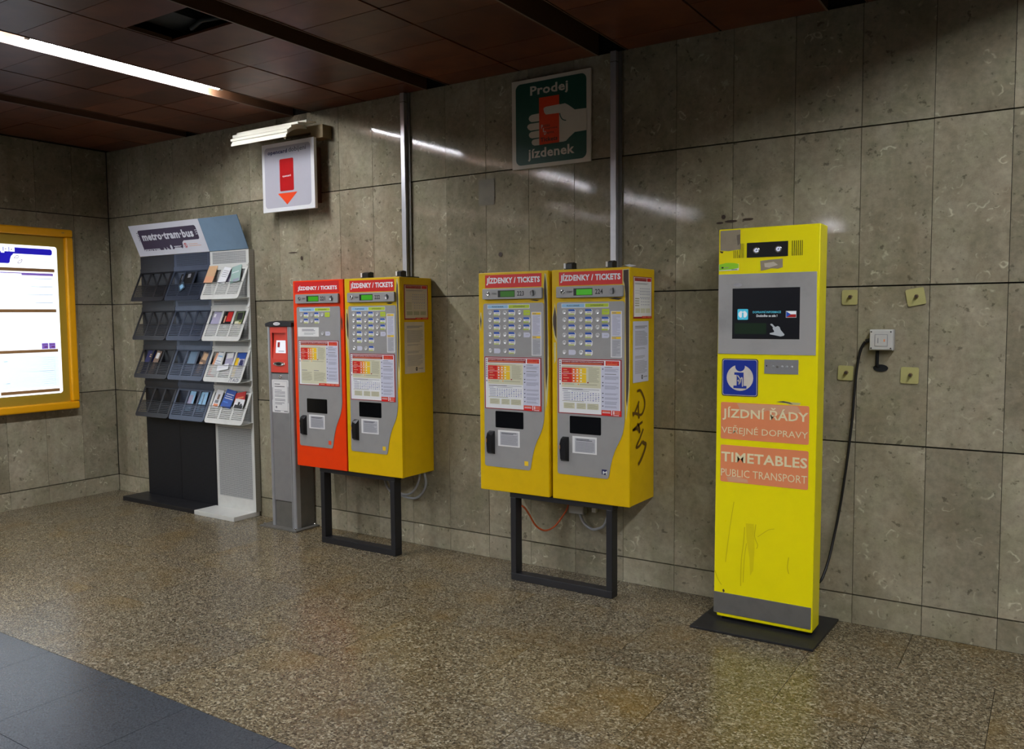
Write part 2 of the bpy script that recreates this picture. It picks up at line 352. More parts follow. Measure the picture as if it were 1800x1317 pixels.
# left wall
wl = struct('wall_left', MB().box(-0.20, -0.024, -3.2, 0.2, 0, CZ+0.3, 'grout'))
bl = struct('baseboard_left', MB().box(-0.03, -0.0235, -3.2, 0, 0, 0.14, 'grout'))
for (z0, z1) in HR+[(0.0, 0.1425)]:
    base = z0 == 0.0; px = 0.006 if base else 0.0
    me = slab_mesh('stone_panel', MB().box(-0.0225, px, -TW+gap, -gap, 0, z1-z0, 'stone_base' if base else 'stone_wall'))
    for k in range(10):
        instance('skirting_stone' if base else 'stone_panel', me, (0, -0.004-k*TW, z0), bl if base else wl)
# patches stuck on the wall stone
pm = MB(front(0, 0)); pm.rect(4.04, 2.24, 4.16, 2.40, 0.0035, 'patch_dark'); part('sticker_patch', pm, wb)
for (x, z, a, b) in ((5.60, 2.03, 0.02, 0.006), (5.66, 2.035, 0.035, 0.007), (5.75, 2.04, 0.03, 0.006), (5.62, 2.06, 0.012, 0.012), (2.35, 2.03, 0.05, 0.004), (2.44, 1.985, 0.012, 0.016), (4.20, 1.93, 0.015, 0.015)):
    q = MB(front(0, 0)); q.poly(ell(x, z, a, b, 9), 0.0032, 'worn_brown'); part('chip_mark', q, wb)
# grinning cut-outs behind machines: a hole with a pipe stub under the junction box
q = MB(front(0, 0)); q.poly(ell(6.405, 1.283, 0.034, 0.018, 18), 0.0035, 'void_dark'); q.tube([(6.39, 1.37, 0.012), (6.39, 1.30, 0.012), (6.40, 1.283, -0.01)], 0.008, 'void_dark'); part('pipe_hole', q, wb)

# floor
fl = struct('floor', MB().box(-7, 14, -13.0, 0.0235, -0.2, -0.0215, 'grout'))
TX, TY = 0.742, 0.63
rows = [(0.0, -0.455), (-0.455, -1.08), (-1.08, -1.705), (-1.705, -2.345)]
for r, (ya, yb) in enumerate(rows):
    me = slab_mesh('floor_tile', MB().box(gap, TX-gap, yb+gap, ya-gap, -0.02, 0, 'terrazzo'))
    off = 3.608+(0.371 if r % 2 else 0.0)
    for k in range(-6, 8):
        x = off+k*TX
        if x < 0.0:
            if x+TX > 0.02: instance('floor_tile', slab_mesh('floor_tile', MB().box(0, x+TX-gap, yb+gap, ya-gap, -0.02, 0, 'terrazzo')), (0, 0, 0), fl)
            continue
        instance('floor_tile', me, (x, 0, random.uniform(-0.0006, 0.0)), fl)
me = slab_mesh('floor_tile', MB().box(gap, 0.52-gap, -0.52+gap, -gap, -0.02, -0.0005, 'grey_granite'))
for j in range(3):
    for k in range(-6, 9): instance('grey_floor_tile', me, (3.215+k*0.52, -2.345-j*0.52, 0), fl)
q = MB(); q.box(-7, 14, -13, -3.91, -0.021, -0.001, 'grey_granite'); q.box(-7, 0.09, -3.905, -3.22, -0.021, -0.001, 'grey_granite'); q.box(7.92, 14, -3.905, -2.36, -0.021, -0.001, 'grey_granite'); q.box(9.6, 14, -2.34, 0.0, -0.021, -0.001, 'terrazzo')
part('far_floor', q, fl)
# hall beyond the picture
struct('wall_right', MB().box(14, 14.2, -13, 0.2, 0, CZ+0.3, 'hall_wall')); struct('wall_front', MB().box(-7, 14, -13.2, -13, 0, CZ+0.3, 'hall_wall'))
struct('wall_corridor', MB().box(-7, -0.2, -3.2, -3.0, 0, CZ+0.3, 'hall_wall')); struct('wall_end', MB().box(-7.2, -7, -13, -3.0, 0, CZ+0.3, 'hall_wall'))

# ceiling: channels every 1.247 m run away from the wall, metal panels between, lamps in some channels
PITCH = 1.2475; CH0 = 2.388; CW = 0.176
ce = struct('ceiling', MB().box(-7, 14, -13, 0.2, CZ+0.16, CZ+0.30, 'void_dark'))
PY = 0.2625; PYO = -0.196
hole = (3, 5)     # the missing panel: strip index, row
for k in range(-7, 10):
    cx = CH0+k*PITCH
    q = MB(); q.box(cx-0.006, cx, -13, 0.0, CZ-0.004, CZ+0.155, 'channel_dark'); q.box(cx+CW, cx+CW+0.006, -13, 0.0, CZ-0.004, CZ+0.155, 'channel_dark'); q.box(cx, cx+CW, -13, 0.0, CZ+0.12, CZ+0.155, 'channel_dark'); q.box(cx-0.006, cx+0.004, -13, 0.0, CZ-0.006, CZ-0.0035, 'channel_lip')
    if cx > -7 and cx < 14: part('lamp_channel', q, ce)
    a = cx+CW+0.006; b = cx+PITCH-0.006; mid = (a+b)/2
    inview = -2 <= k <= 4
    for h, (xa, xb) in enumerate(((a+0.002, mid-0.006), (mid+0.006, b-0.002))):
        if not inview:
            if xa > -6.5 and xb < 14: part('ceiling_strip', MB().box(xa, xb, -13, 0.0, CZ, CZ+0.02, 'ceiling_metal'), ce)
            continue
        if xb < 0: continue
        me = slab_mesh('ceiling_panel', MB().box(max(xa, 0.0), xb, -PY+0.0018, -0.0018, 0, 0.012, 'ceiling_metal'))
        e = part('ceiling_strip', MB().box(max(xa, 0.0), xb, -13, PYO-13*PY, CZ, CZ+0.02, 'ceiling_metal'), ce)
        instance('ceiling_panel', slab_mesh('ceiling_panel', MB().box(max(xa, 0.0), xb, PYO+0.0018, 0.0, 0, 0.012, 'ceiling_metal')), (0, 0, CZ), ce)
        for r in range(13):
            if k == 0 and h == 1 and r == 5: continue
            instance('ceiling_panel', me, (0, PYO-r*PY, CZ+random.uniform(-0.0015, 0.0015)), ce, (0, 0, 0))
    if inview and mid > 0: part('seam_rail', MB().box(mid-0.0055, mid+0.0055, -3.6, 0.0, CZ+0.006, CZ+0.02, 'void_dark'), ce)
# inside the opening: a grey duct flank and the cut edges
q = MB(); q.box(3.13, 3.36, -1.90, -1.40, CZ+0.06, CZ+0.15, 'duct_grey'); q.box(3.112, 3.122, -1.77, -1.51, CZ-0.002, CZ+0.02, 'channel_dark'); q.tube([(3.3, -1.52, CZ+0.03), (3.42, -1.55, CZ+0.04), (3.58, -1.53, CZ+0.035)], 0.012, 'duct_grey', 6)
part('ceiling_duct', q, ce)

# fluorescent tubes
def tube_lamp(x, y0, ln, h, label, group=None, tails=True):
    t = thing('fluorescent_lamp', (x, y0, CZ+h), label, 'lamp', group)
    part('tube', MB().tube([(x, y0-0.03, CZ+h), (x, y0-ln+0.03, CZ+h)], 0.0185, 'tube_light', 12), t)
    for y in (y0, y0-ln+0.03):
        part('end_cap', MB().tube([(x, y-0.0005, CZ+h), (x, y-0.0295, CZ+h)], 0.0195, 'alu', 10), t)
        part('lamp_holder', MB().box(x-0.012, x+0.012, y-0.028, y-0.004, CZ+h+0.019, CZ+0.119, 'white'), t)
    return t
TH = 0.035; LX = CH0+CW/2
tube_lamp(LX, -0.69, 1.26, TH, 'glowing white fluorescent tube in the ceiling channel, the one ending near the wall')
tube_lamp(LX+0.03, -1.965, 1.26, TH, 'glowing fluorescent tube cut by the left picture edge, behind the full-length one')
far = 'unseen fluorescent tubes of the hall'
fl_label = 'fluorescent tube in the ceiling channels of the hall outside the picture'
for k, ys in ((0, (-3.25, -5.2, -6.5)), (-1, (-5.7, -7.0)), (-2, (-3.7, -5.0, -6.3)), (1, (-9.9,)), (4, (-0.9, -2.2, -3.5, -6.0)), (6, (-3.0, -5.0))):
    for y in ys: tube_lamp(LX+k*PITCH, y, 1.26, TH, fl_label, far)

# ------------------------------------------------------------------ ticket machines
F = -0.33; ZB, ZT = 0.523, 1.80
def poster(q, u0, v0, u1, v1, n, kind):
    """the fare table: red frame, red headings, price grid from red to yellow, columns of small print"""
    W_, H_ = u1-u0, v1-v0
    X = lambda f: u0+W_*f
    Y = lambda f: v1-H_*f
    def R(a, b, c, d, m, l): q.rect(X(a), Y(d), X(c), Y(b), n+0.0003*l, m)
    q.prism(rr(u0, v0, u1, v1, 0.004, 3, '0011'), n-0.0012, n, 'red_dark')
    R(0.014, 0.018, 0.982, 0.985, 'white', 1)
    R(0.06, 0.125, 0.685, 0.965 if kind == 1 else 0.52, 'paper_cream', 2)
    R(0.06, 0.03, 0.735, 0.11, 'red_dark', 2); R(0.757, 0.03, 0.965, 0.11, 'red', 2)
    t1 = 'JÍZDENKY NA 30 MINUT A KRÁTKODOBÉ' if kind == 1 else 'INFORMACE O JÍZDNÉM V PRAŽSKÉ INTEGROVANÉ DOPRAVĚ'
    q.text(t1, X(0.07), Y(0.068), X(0.72), Y(0.042), n+0.0009, 'white', 0.6)
    R(0.075, 0.083, 0.70, 0.096, 'salmon', 3)
    q.text('PLATÍ OD 1. 7. 2013', X(0.775), Y(0.07), X(0.95), Y(0.047), n+0.0009, 'salmon', 0.5); R(0.775, 0.085, 0.94, 0.096, 'salmon', 3)
    for i in range(11):
        if i != 9: R(0.024, 0.04+i*0.041, 0.046, 0.068+i*0.041, 'ink_grey', 2)
    R(0.065, 0.145, 0.56, 0.152, 'ink_olive', 3)
    xs = [0.06, 0.225, 0.285, 0.345, 0.40, 0.455]
    for a, b, m in zip(xs[:-1], xs[1:], ('red', 'tangerine', 'amber', 'yellow', 'lime')): R(a, 0.165, b, 0.43, m if m != 'lime' else 'yellow', 3)
    R(0.06, 0.268, 0.455, 0.274, 'white', 4)
    for j, y in enumerate((0.195, 0.235, 0.295, 0.345, 0.395)):
        R(0.085, y, 0.15 + 0.03*(j % 2), y+0.014, 'salmon_pale', 4)
        for a in (0.243, 0.302, 0.36): R(a, y-0.004, a+0.026, y+0.017, 'white', 4)
    q.lines(X(0.49), Y(0.42), X(0.66), Y(0.16), 15, n+0.0009, 'ink_olive', 0.42)
    R(0.07, 0.45, 0.09, 0.47, 'salmon', 3); q.lines(X(0.10), Y(0.475), X(0.28), Y(0.45), 2, n+0.0009, 'ink_olive'); R(0.32, 0.45, 0.34, 0.47, 'amber', 3); q.lines(X(0.35), Y(0.475), X(0.64), Y(0.45), 2, n+0.0009, 'ink_olive'); R(0.47, 0.415, 0.495, 0.435, 'red_dark', 3)
    if kind == 1:
        for a, b in ((0.075, 0.33), (0.38, 0.66)):
            q.lines(X(a), Y(0.68), X(a+0.15), Y(0.66), 1, n+0.0009, 'ink_grey', 0.7); q.lines(X(a), Y(0.90), X(b), Y(0.70), 13, n+0.0009, 'ink_olive', 0.45)
    else:
        R(0.07, 0.545, 0.40, 0.556, 'ink', 3); R(0.40, 0.547, 0.66, 0.555, 'ink_grey', 3)
        R(0.22, 0.578, 0.5, 0.585, 'ink_grey', 3); R(0.07, 0.58, 0.16, 0.59, 'ink_lav', 3)
        for j in range(5):
            y = 0.61+j*0.032
            R(0.09, y, 0.2, y+0.012, 'ink_lav', 3)
            for i in range(11): R(0.22+i*0.042, y, 0.24+i*0.042, y+0.014, 'ink_lav' if (i+j) % 4 else 'info_blue', 3)
        R(0.07, 0.642, 0.67, 0.645, 'ink_lav', 3); R(0.07, 0.705, 0.67, 0.708, 'ink_lav', 3)
        R(0.07, 0.765, 0.42, 0.775, 'ink_olive', 3)
        for a, b in ((0.09, 0.27), (0.30, 0.45), (0.47, 0.65)):
            R(a, 0.80, b, 0.905, 'paper_cream', 3); q.lines(X(a+0.01), Y(0.90), X(b-0.01), Y(0.805), 7, n+0.0012, 'ink_olive', 0.4)
    R(0.69, 0.125, 0.97, 0.90, 'paper_lav', 2)
    for a, b in ((0.165, 0.22), (0.295, 0.36), (0.405, 0.43), (0.46, 0.53), (0.595, 0.63), (0.67, 0.71), (0.74, 0.80), (0.82, 0.86)):
        R(0.705, a, 0.725, a+0.016, 'ink', 3); q.lines(X(0.745), Y(b), X(0.955), Y(a), max(2, int((b-a)/0.016)), n+0.0009, 'ink_lav', 0.5)
    R(0.745, 0.135, 0.86, 0.147, 'ink_grey', 3); R(0.745, 0.255, 0.92, 0.268, 'ink_grey', 3)
    if kind == 1:
        R(0.50, 0.945, 1.0, 1.0, 'red', 4)
        for a, b in ((0.53, 0.64), (0.69, 0.78), (0.80, 0.88), (0.90, 0.985)): R(a, 0.962, b, 0.978, 'salmon_pale', 5)
    else:
        R(0.695, 0.90, 0.845, 1.0, 'red', 4); R(0.86, 0.90, 1.0, 1.0, 'red', 4)
        R(0.71, 0.915, 0.83, 0.925, 'salmon_pale', 5); R(0.71, 0.938, 0.83, 0.95, 'white', 5)
        for y in (0.915, 0.945): q.poly(ell(X(0.885), Y(y+0.008), 0.0045, 0.0045, 10), n+0.0015, 'white'); R(0.90, y+0.002, 0.975, y+0.014, 'salmon_pale', 5)
        R(0.875, 0.978, 0.965, 0.988, 'white', 5)

def notice(q, u0, v0, u1, v1, n, kind, paper='paper'):
    W_, H_ = u1-u0, v1-v0
    q.box(u0, u1, v0, v1, n-0.0009, n, paper)
    X = lambda f: u0+W_*f
    Y = lambda f: v1-H_*f
    if kind == 'fare':      # red framed table on the cabinet side
        q.rect(u0, v0, u1, v1, n+0.0003, 'red_dark'); q.rect(X(0.03), Y(0.96), X(0.97), Y(0.02), n+0.0006, paper)
        q.rect(X(0.06), Y(0.11), X(0.70), Y(0.03), n+0.0009, 'red_dark'); q.rect(X(0.73), Y(0.11), X(0.95), Y(0.03), n+0.0009, 'red')
        q.text('INFORMACE O JÍZDNÉM', X(0.09), Y(0.075), X(0.66), Y(0.045), n+0.0012, 'salmon_pale', 0.4)
        q.lines(X(0.08), Y(0.19), X(0.8), Y(0.15), 2, n+0.0009, 'ink_grey')
        for j in range(4):
            for i in range(7): q.rect(X(0.34+i*0.08), Y(0.30+j*0.07), X(0.38+i*0.08), Y(0.275+j*0.07), n+0.0009, 'ink_lav')
        for y in (0.34, 0.40): q.rect(X(0.08), Y(y), X(0.92), Y(y-0.006), n+0.0009, 'ink_lav')
        for j in range(4): q.rect(X(0.08), Y(0.54+j*0.055), X(0.3), Y(0.515+j*0.055), n+0.0009, 'ink_olive')
        for i in range(5):
            for j in range(3): q.rect(X(0.4+i*0.1), Y(0.54+j*0.07), X(0.45+i*0.1), Y(0.52+j*0.07), n+0.0009, 'ink_lav')
        for a in (0.1, 0.38, 0.66): q.rect(X(a), Y(0.87), X(a+0.24), Y(0.76), n+0.0009, 'paper_cream' if paper == 'paper' else 'ink_olive')
        q.rect(X(0.45), Y(1.0), X(1.0), Y(0.945), n+0.0009, 'red')
        q.rect(X(0.5), Y(0.978), X(0.68), Y(0.962), n+0.0012, 'salmon_pale'); q.rect(X(0.75), Y(0.978), X(0.95), Y(0.962), n+0.0012, 'salmon_pale')
    elif kind == 'letter':
        q.lines(X(0.12), Y(0.12), X(0.9), Y(0.07), 2, n+0.0003, 'ink_grey', 0.6); q.lines(X(0.12), Y(0.40), X(0.92), Y(0.155), 13, n+0.0003, 'ink_grey', 0.42)
        q.lines(X(0.12), Y(0.46), X(0.8), Y(0.43), 2, n+0.0003, 'ink_grey', 0.4); q.lines(X(0.12), Y(0.61), X(0.75), Y(0.56), 3, n+0.0003, 'ink_grey', 0.4); q.lines(X(0.12), Y(0.86), X(0.9), Y(0.64), 11, n+0.0003, 'ink_grey', 0.36)
        q.poly(ell(X(0.58), Y(0.92), 0.010, 0.013), n+0.0003, 'ink'); q.rect(X(0.565), Y(0.93), X(0.595), Y(0.91), n+0.0006, paper); q.rect(X(0.68), Y(0.925), X(0.92), Y(0.91), n+0.0003, 'ink_grey')
    elif kind == 'small':
        q.rect(X(0.1), Y(0.93), X(0.94), Y(0.1), n+0.0003, 'bar_grey')
        q.lines(X(0.16), Y(0.26), X(0.86), Y(0.13), 2, n+0.0006, 'ink', 0.5); q.lines(X(0.14), Y(0.9), X(0.9), Y(0.3), 9, n+0.0006, 'ink_grey', 0.45)
    elif kind == 'slip':
        q.lines(X(0.2), Y(0.45), X(0.92), Y(0.16), 2, n+0.0003, 'ink_grey', 0.55); q.lines(X(0.3), Y(0.82), X(0.84), Y(0.56), 2, n+0.0003, 'ink_grey', 0.35)
    elif kind == 'strip':
        q.rect(X(0.08), Y(0.985), X(0.92), Y(0.012), n+0.0003, 'bar_grey'); q.rect(X(0.08), Y(0.06), X(0.92), Y(0.012), n+0.0006, 'yellow'); q.rect(X(0.08), Y(0.60), X(0.92), Y(0.555), n+0.0006, 'yellow'); q.rect(X(0.08), Y(0.54), X(0.92), Y(0.075), n+0.0006, 'paper_lav')
        q.rect(X(0.14), Y(0.045), X(0.5), Y(0.03), n+0.0009, 'ink_grey'); q.rect(X(0.14), Y(0.585), X(0.5), Y(0.57), n+0.0009, 'ink_grey')
        q.lines(X(0.16), Y(0.52), X(0.84), Y(0.09), 18, n+0.0009, 'ink_lav', 0.35, 0.6); q.lines(X(0.16), Y(0.97), X(0.84), Y(0.63), 14, n+0.0009, 'ink_grey', 0.3, 0.6)

def machine(x0, num, colr, label, kind):
    t = thing('ticket_machine', (x0+0.237, -0.17, ZB), label, 'ticket machine', 'ticket machines on the stone wall')
    fr = front(x0, F); W_ = 0.474
    part('cabinet', MB(fr).box(0.002, W_-0.002, ZB+0.001, ZT-0.001, -0.32, -0.024, colr), t, 0.004)
    dr = part('door', MB(fr).box(0, W_, ZB, ZT, -0.022, 0.0, colr), t, 0.005)
    part('seam_strip', MB(fr).box(0.006, W_-0.006, ZB+0.006, ZT-0.006, -0.0245, -0.0215, 'void_dark'), t)
    # heading
    q = MB(fr)
    if kind == 1: q.rect(0.018, 1.716, 0.437, 1.797-0.006, 0.0006, 'red')
    else: q.box(0.047, 0.430, 1.712, 1.786, 0.0, 0.0010, 'red')
    s = 0.049 if kind == 1 else 0.056
    q.text('JÍZDENKY / TICKETS', s, 1.727, 0.420, 1.777 if kind != 1 else 1.766, 0.0014, 'white', 1.7)
    part('heading_sign', q, t, label='red heading sign with white capitals')
    # display bar
    bar = part('display_bar', MB(fr).prism(rr(0.036, 1.645, 0.441, 1.707, 0.007), 0.0005, 0.016, 'plate_grey'), t, 0.003)
    n = 0.0163
    q = MB(fr); q.rect(0.146, 1.656, 0.262, 1.695, n, 'black'); part('display_frame', q, bar)
    part('display', MB(fr).rect(0.164, 1.659, 0.259, 1.690, n+0.0006, 'lcd_dim' if num == '223' else 'lcd_green'), bar, label='green lit display')
    part('cancel_button', MB(fr).lathe([(0.0125, n-0.001), (0.0125, n+0.003), (0.009, n+0.004), (0.005, n+0.001)], 0.078, 1.677, 'chrome', 14), bar)
    q = MB(fr); q.text('STORNO', 0.104, 1.672, 0.138, 1.682, n+0.0005, 'ink', 0.8); q.text(num, 0.278, 1.662, 0.324, 1.689, n+0.0005, 'ink', 0.9); part('bar_print', q, bar)
    q = MB(fr); q.lathe([(0.0175, n), (0.0175, n+0.003), (0.015, n+0.004), (0.013, n+0.0015)], 0.379, 1.677, 'steel', 18); q.box(0.383, 0.388, 1.661, 1.693, n+0.0016, n+0.005, 'black'); part('coin_slot', q, bar)
    # grey front plate with its S curve at the lower right
    out = rr(0.034, 0.667, 0.445, 1.622, 0.014, 4, '1011')
    i = 5
    br = [(0.338, 0.666), (0.346, 0.669), (0.352, 0.680), (0.357, 0.705), (0.364, 0.745), (0.374, 0.782), (0.386, 0.818), (0.402, 0.852), (0.420, 0.885), (0.433, 0.917), (0.441, 0.952), (0.445, 0.990)]
    out = out[:5]+br+out[6:]
    part('front_plate', MB(fr).prism(out, 0.0004, 0.003, 'plate_grey'), t)
    n = 0.0032
    for a, b, m, tx, lb in ((0.063, 0.208, 'blue_pale', 'PLNOCENNÁ', 'pale blue column label'), (0.2085, 0.353, 'lime', 'ZVÝHODNĚNÁ', 'lime green column label')):
        q = MB(fr); q.rect(a, 1.590, b, 1.614, n, 'white'); q.rect(a+0.003, 1.593, b-0.002, 1.612, n+0.0004, m); q.text(tx, a+0.034, 1.598, b-0.032, 1.608, n+0.0008, 'ink', 0.5); part('category_label', q, t, label=lb)
    # buttons with their labels
    ys = [1.567, 1.525, 1.484, 1.441, 1.399, 1.347]
    if kind == 1: spots = [(0, 0, 'a'), (1, 0, 'a'), (2, 0, 'g'), (0, 1, 'a'), (1, 1, 'a'), (2, 3, 'w')]
    else: spots = [(c, r, 'a') for c in (0, 1) for r in range(5)]+[(2, 0, 'g'), (2, 1, 'a'), (2, 2, 'a'), (2, 3, 'w'), (0, 5, 'w'), (1, 5, 'a')]
    cols = [0.082, 0.185, 0.286] if kind != 1 else [0.080, 0.181, 0.280]
    for c, r, ty in spots:
        u, v = cols[c], ys[r]
        part('button', MB(fr).lathe([(0.0130, n-0.001), (0.0130, n+0.0022), (0.0110, n+0.0034), (0.0085, n+0.0024), (0.0050, n+0.0006)], u, v, 'dish_grey', 14), t)
        q = MB(fr); a, b = u+0.026, u+0.070
        if ty == 'g':
            q.prism(rr(a, v-0.015, b, v+0.015, 0.006, 3, '0110'), n-0.0005, n+0.001, 'lime'); q.rect(a+0.012, v-0.002, b-0.006, v+0.001, n+0.0013, 'ink_olive')
        elif ty == 'w':
            q.prism(rr(a, v-0.014, b, v+0.014, 0.012, 4, '0110'), n-0.0005, n+0.001, 'paper_lav')
            if r != 5: q.text('JINÉ', a+0.012, v-0.003, b-0.010, v+0.004, n+0.0013, 'ink_grey', 0.4)
        else:
            q.prism([(a, v-0.0155), (b-0.006, v-0.0155), (b, v-0.009), (b, v+0.009), (b-0.008, v+0.0155), (a, v+0.0155)], n-0.0005, n+0.001, 'white')
            q.poly([(a, v+0.004), (b-0.002, v+0.004), (b-0.008, v+0.0155), (a, v+0.0155)], n+0.0013, 'blue'); q.rect(a, v-0.0155, b-0.008, v-0.0075, n+0.0013, 'lime_pale' if c < 2 else 'lime')
            q.rect(a+0.012, v-0.004, b-0.006, v-0.0005, n+0.0013, 'ink_lav'); q.rect(a+0.010, v-0.013, b-0.012, v-0.011, n+0.0016, 'ink_olive')
        part('button_label', q, t)
    if kind == 1:
        q = MB(fr); notice(q, 0.043, 1.420, 0.244, 1.483, n+0.0009, 'slip'); part('paper_notice', q, t)
        q = MB(fr); poster(q, 0.045, 1.089, 0.427, 1.394, n+0.0012, 1); part('fare_poster', q, t)
    else:
        q = MB(fr); notice(q, 0.365, 1.324, 0.430, 1.570, n+0.0009, 'strip'); part('info_strip', q, t)
        q = MB(fr); poster(q, 0.041, 1.009, 0.428, 1.313, n+0.0012, 2); part('fare_poster', q, t)
    # ticket window, handle, notice
    q = MB(fr); q.prism(rr(0.113, 0.900, 0.306, 0.997, 0.006), n-0.001, n+0.0006, 'black_gloss'); q.box(0.118, 0.301, 0.905, 0.992, n+0.0006, n+0.0016, 'black_gloss'); part('dispensing_window', q, t)
    q = MB(fr); notice(q, 0.130, 0.792, 0.280, 0.886, n+0.0009, 'small'); part('paper_notice', q, t)
    q = MB(fr)
    P = [(0.052, 0.852, n), (0.056, 0.742, n), (0.107, 0.742, n), (0.107, 0.878, n), (0.068, 0.878, n), (0.060, 0.835, n+0.024), (0.064, 0.755, n+0.022), (0.096, 0.750, n+0.022), (0.098, 0.852, n+0.024), (0.066, 0.866, n+0.02)]
    q.add(P, [(0, 1, 6, 5), (1, 2, 7, 6), (2, 3, 8, 7), (3, 4, 9, 8), (4, 0, 5, 9), (5, 6, 7, 8, 9)], 'black')
    q.poly(ell(0.0615, 0.822, 0.004, 0.014, 10), n+0.0245, 'bar_brown'); part('door_handle', q, t)
    q = MB(fr)
    if num == '224':
        q.rect(0.310, 0.688, 0.341, 0.716, n+0.0003, 'navy'); q.text('M', 0.317, 0.689, 0.341, 0.708, n+0.0006, 'white', 1.0)
    else: q.rect(0.311, 0.691, 0.337, 0.717, n+0.0003, 'arrow_red' if kind == 1 else 'yellow')
    part('logo_tag', q, t)
    # worn paint
    def blot(pts, m, l): qq.poly(pts, 0.0003*l, m)
    qq = MB(fr)
    if num == '222':
        blot([(0.448, 1.60), (0.444, 1.72), (0.449, 1.780), (0.457, 1.79), (0.463, 1.76), (0.466, 1.60), (0.468, 1.40), (0.466, 1.22), (0.460, 1.14), (0.452, 1.09), (0.449, 1.25)], 'worn_pale', 1)
        blot([(0.451, 1.60), (0.447, 1.72), (0.452, 1.770), (0.459, 1.75), (0.462, 1.60), (0.464, 1.40), (0.460, 1.24), (0.455, 1.20), (0.452, 1.35)], 'worn_brown', 2)
        blot([(0.012, 1.60), (0.004, 1.50), (0.010, 1.40), (0.020, 1.33), (0.030, 1.27), (0.030, 1.5), (0.024, 1.60)], 'worn_pale', 1); blot([(0.016, 1.58), (0.012, 1.50), (0.017, 1.43), (0.027, 1.40), (0.030, 1.5), (0.024, 1.57)], 'worn_brown', 2)
        blot([(0.36, 1.637), (0.39, 1.641), (0.42, 1.637), (0.40, 1.630), (0.38, 1.630)], 'worn_brown', 2)
    if num == '223':
        blot([(0.447, 1.60), (0.443, 1.72), (0.450, 1.785), (0.460, 1.78), (0.468, 1.70), (0.470, 1.50), (0.474, 1.30), (0.470, 1.14), (0.462, 1.06), (0.450, 1.01), (0.448, 1.25)], 'worn_pale', 1)
        blot([(0.449, 1.60), (0.446, 1.72), (0.452, 1.780), (0.459, 1.74), (0.466, 1.62), (0.468, 1.40), (0.466, 1.22), (0.456, 1.12), (0.451, 1.25)], 'worn_brown', 2)
        blot([(0.010, 1.57), (0.004, 1.52), (0.012, 1.46), (0.022, 1.52), (0.018, 1.57)], 'worn_pale', 1); blot([(0.012, 1.555), (0.008, 1.52), (0.013, 1.475), (0.018, 1.52)], 'worn_brown', 2)
        blot([(0.35, 1.636), (0.38, 1.640), (0.42, 1.637), (0.40, 1.631)], 'worn_brown', 2)
    if num == '224':
        blot([(0.432, 1.788), (0.470, 1.79), (0.4725, 1.60), (0.4735, 1.30), (0.472, 1.15), (0.462, 1.05), (0.452, 0.99), (0.449, 1.20), (0.446, 1.55), (0.446, 1.64), (0.440, 1.70), (0.432, 1.72)], 'worn_pale', 1)
        blot([(0.437, 1.784), (0.466, 1.786), (0.469, 1.60), (0.470, 1.30), (0.467, 1.16), (0.458, 1.06), (0.453, 1.10), (0.452, 1.30), (0.449, 1.55), (0.449, 1.66), (0.443, 1.71), (0.437, 1.73)], 'worn_brown', 2)
        blot([(0.020, 1.62), (0.003, 1.54), (0.004, 1.49), (0.018, 1.42), (0.030, 1.40), (0.032, 1.55)], 'worn_pale', 1); blot([(0.020, 1.60), (0.008, 1.54), (0.008, 1.50), (0.020, 1.44), (0.029, 1.42), (0.030, 1.54)], 'worn_brown', 2)
        blot([(0.012, 1.40), (0.026, 1.40), (0.025, 1.30), (0.014, 1.28)], 'worn_pale', 1)
        blot([(0.35, 1.636), (0.39, 1.642), (0.435, 1.637), (0.41, 1.629)], 'worn_brown', 2)
    if kind == 1: blot([(0.449, 1.53), (0.452, 1.48), (0.460, 1.46), (0.462, 1.52), (0.456, 1.56)], 'worn_brown', 2)
    part('worn_paint', qq, t)
    if num in ('222', '224'):
        sd = right(x0+W_, 0)
        old = num == '222'
        q = MB(sd); notice(q, -0.290, 1.530, -0.052, 1.753, 0.001, 'fare', 'paper_old' if old else 'paper'); part('side_poster', q, t)
        q = MB(sd); notice(q, -0.292, 1.187, -0.094, 1.515, 0.001, 'letter', 'paper_old' if old else 'paper_lav'); part('side_letter', q, t)
    if num == '224':
        q = MB(right(x0+W_, 0))
        stroke(q, curve([(-0.240, 1.140), (-0.195, 1.140), (-0.150, 1.095), (-0.140, 1.055), (-0.165, 1.018), (-0.200, 1.008), (-0.245, 1.020), (-0.298, 1.028)]), 0.007, 0.0012, 'graffiti_brown')
        stroke(q, curve([(-0.215, 1.085), (-0.235, 1.060), (-0.268, 1.030), (-0.292, 1.012)]), 0.0072, 0.0014, 'graffiti_brown'); stroke(q, curve([(-0.225, 1.078), (-0.222, 1.03), (-0.215, 0.990)]), 0.007, 0.0015, 'graffiti_brown')
        stroke(q, curve([(-0.170, 0.968), (-0.225, 0.955), (-0.292, 0.935), (-0.240, 0.938), (-0.205, 0.915), (-0.215, 0.945), (-0.235, 0.965)]), 0.0072, 0.0016, 'graffiti_brown'); stroke(q, curve([(-0.160, 0.928), (-0.200, 0.885), (-0.250, 0.838), (-0.205, 0.842), (-0.172, 0.862)]), 0.0072, 0.0017, 'graffiti_brown')
        stroke(q, curve([(-0.168, 0.860), (-0.150, 0.848), (-0.125, 0.838), (-0.150, 0.800), (-0.190, 0.762), (-0.225, 0.740)]), 0.0095, 0.0018, 'graffiti_brown'); part('graffiti', q, t)
        # torn tape on the top edge
        q = MB(); q.add([(x0+0.40, -0.30, ZT+0.001), (x0+0.44, -0.26, ZT+0.018), (x0+0.46, -0.22, ZT+0.012), (x0+0.46, -0.30, ZT+0.001), (x0+0.43, -0.31, ZT+0.012)], [(0, 1, 4), (1, 2, 3, 4)], 'white'); part('torn_tape', q, t)
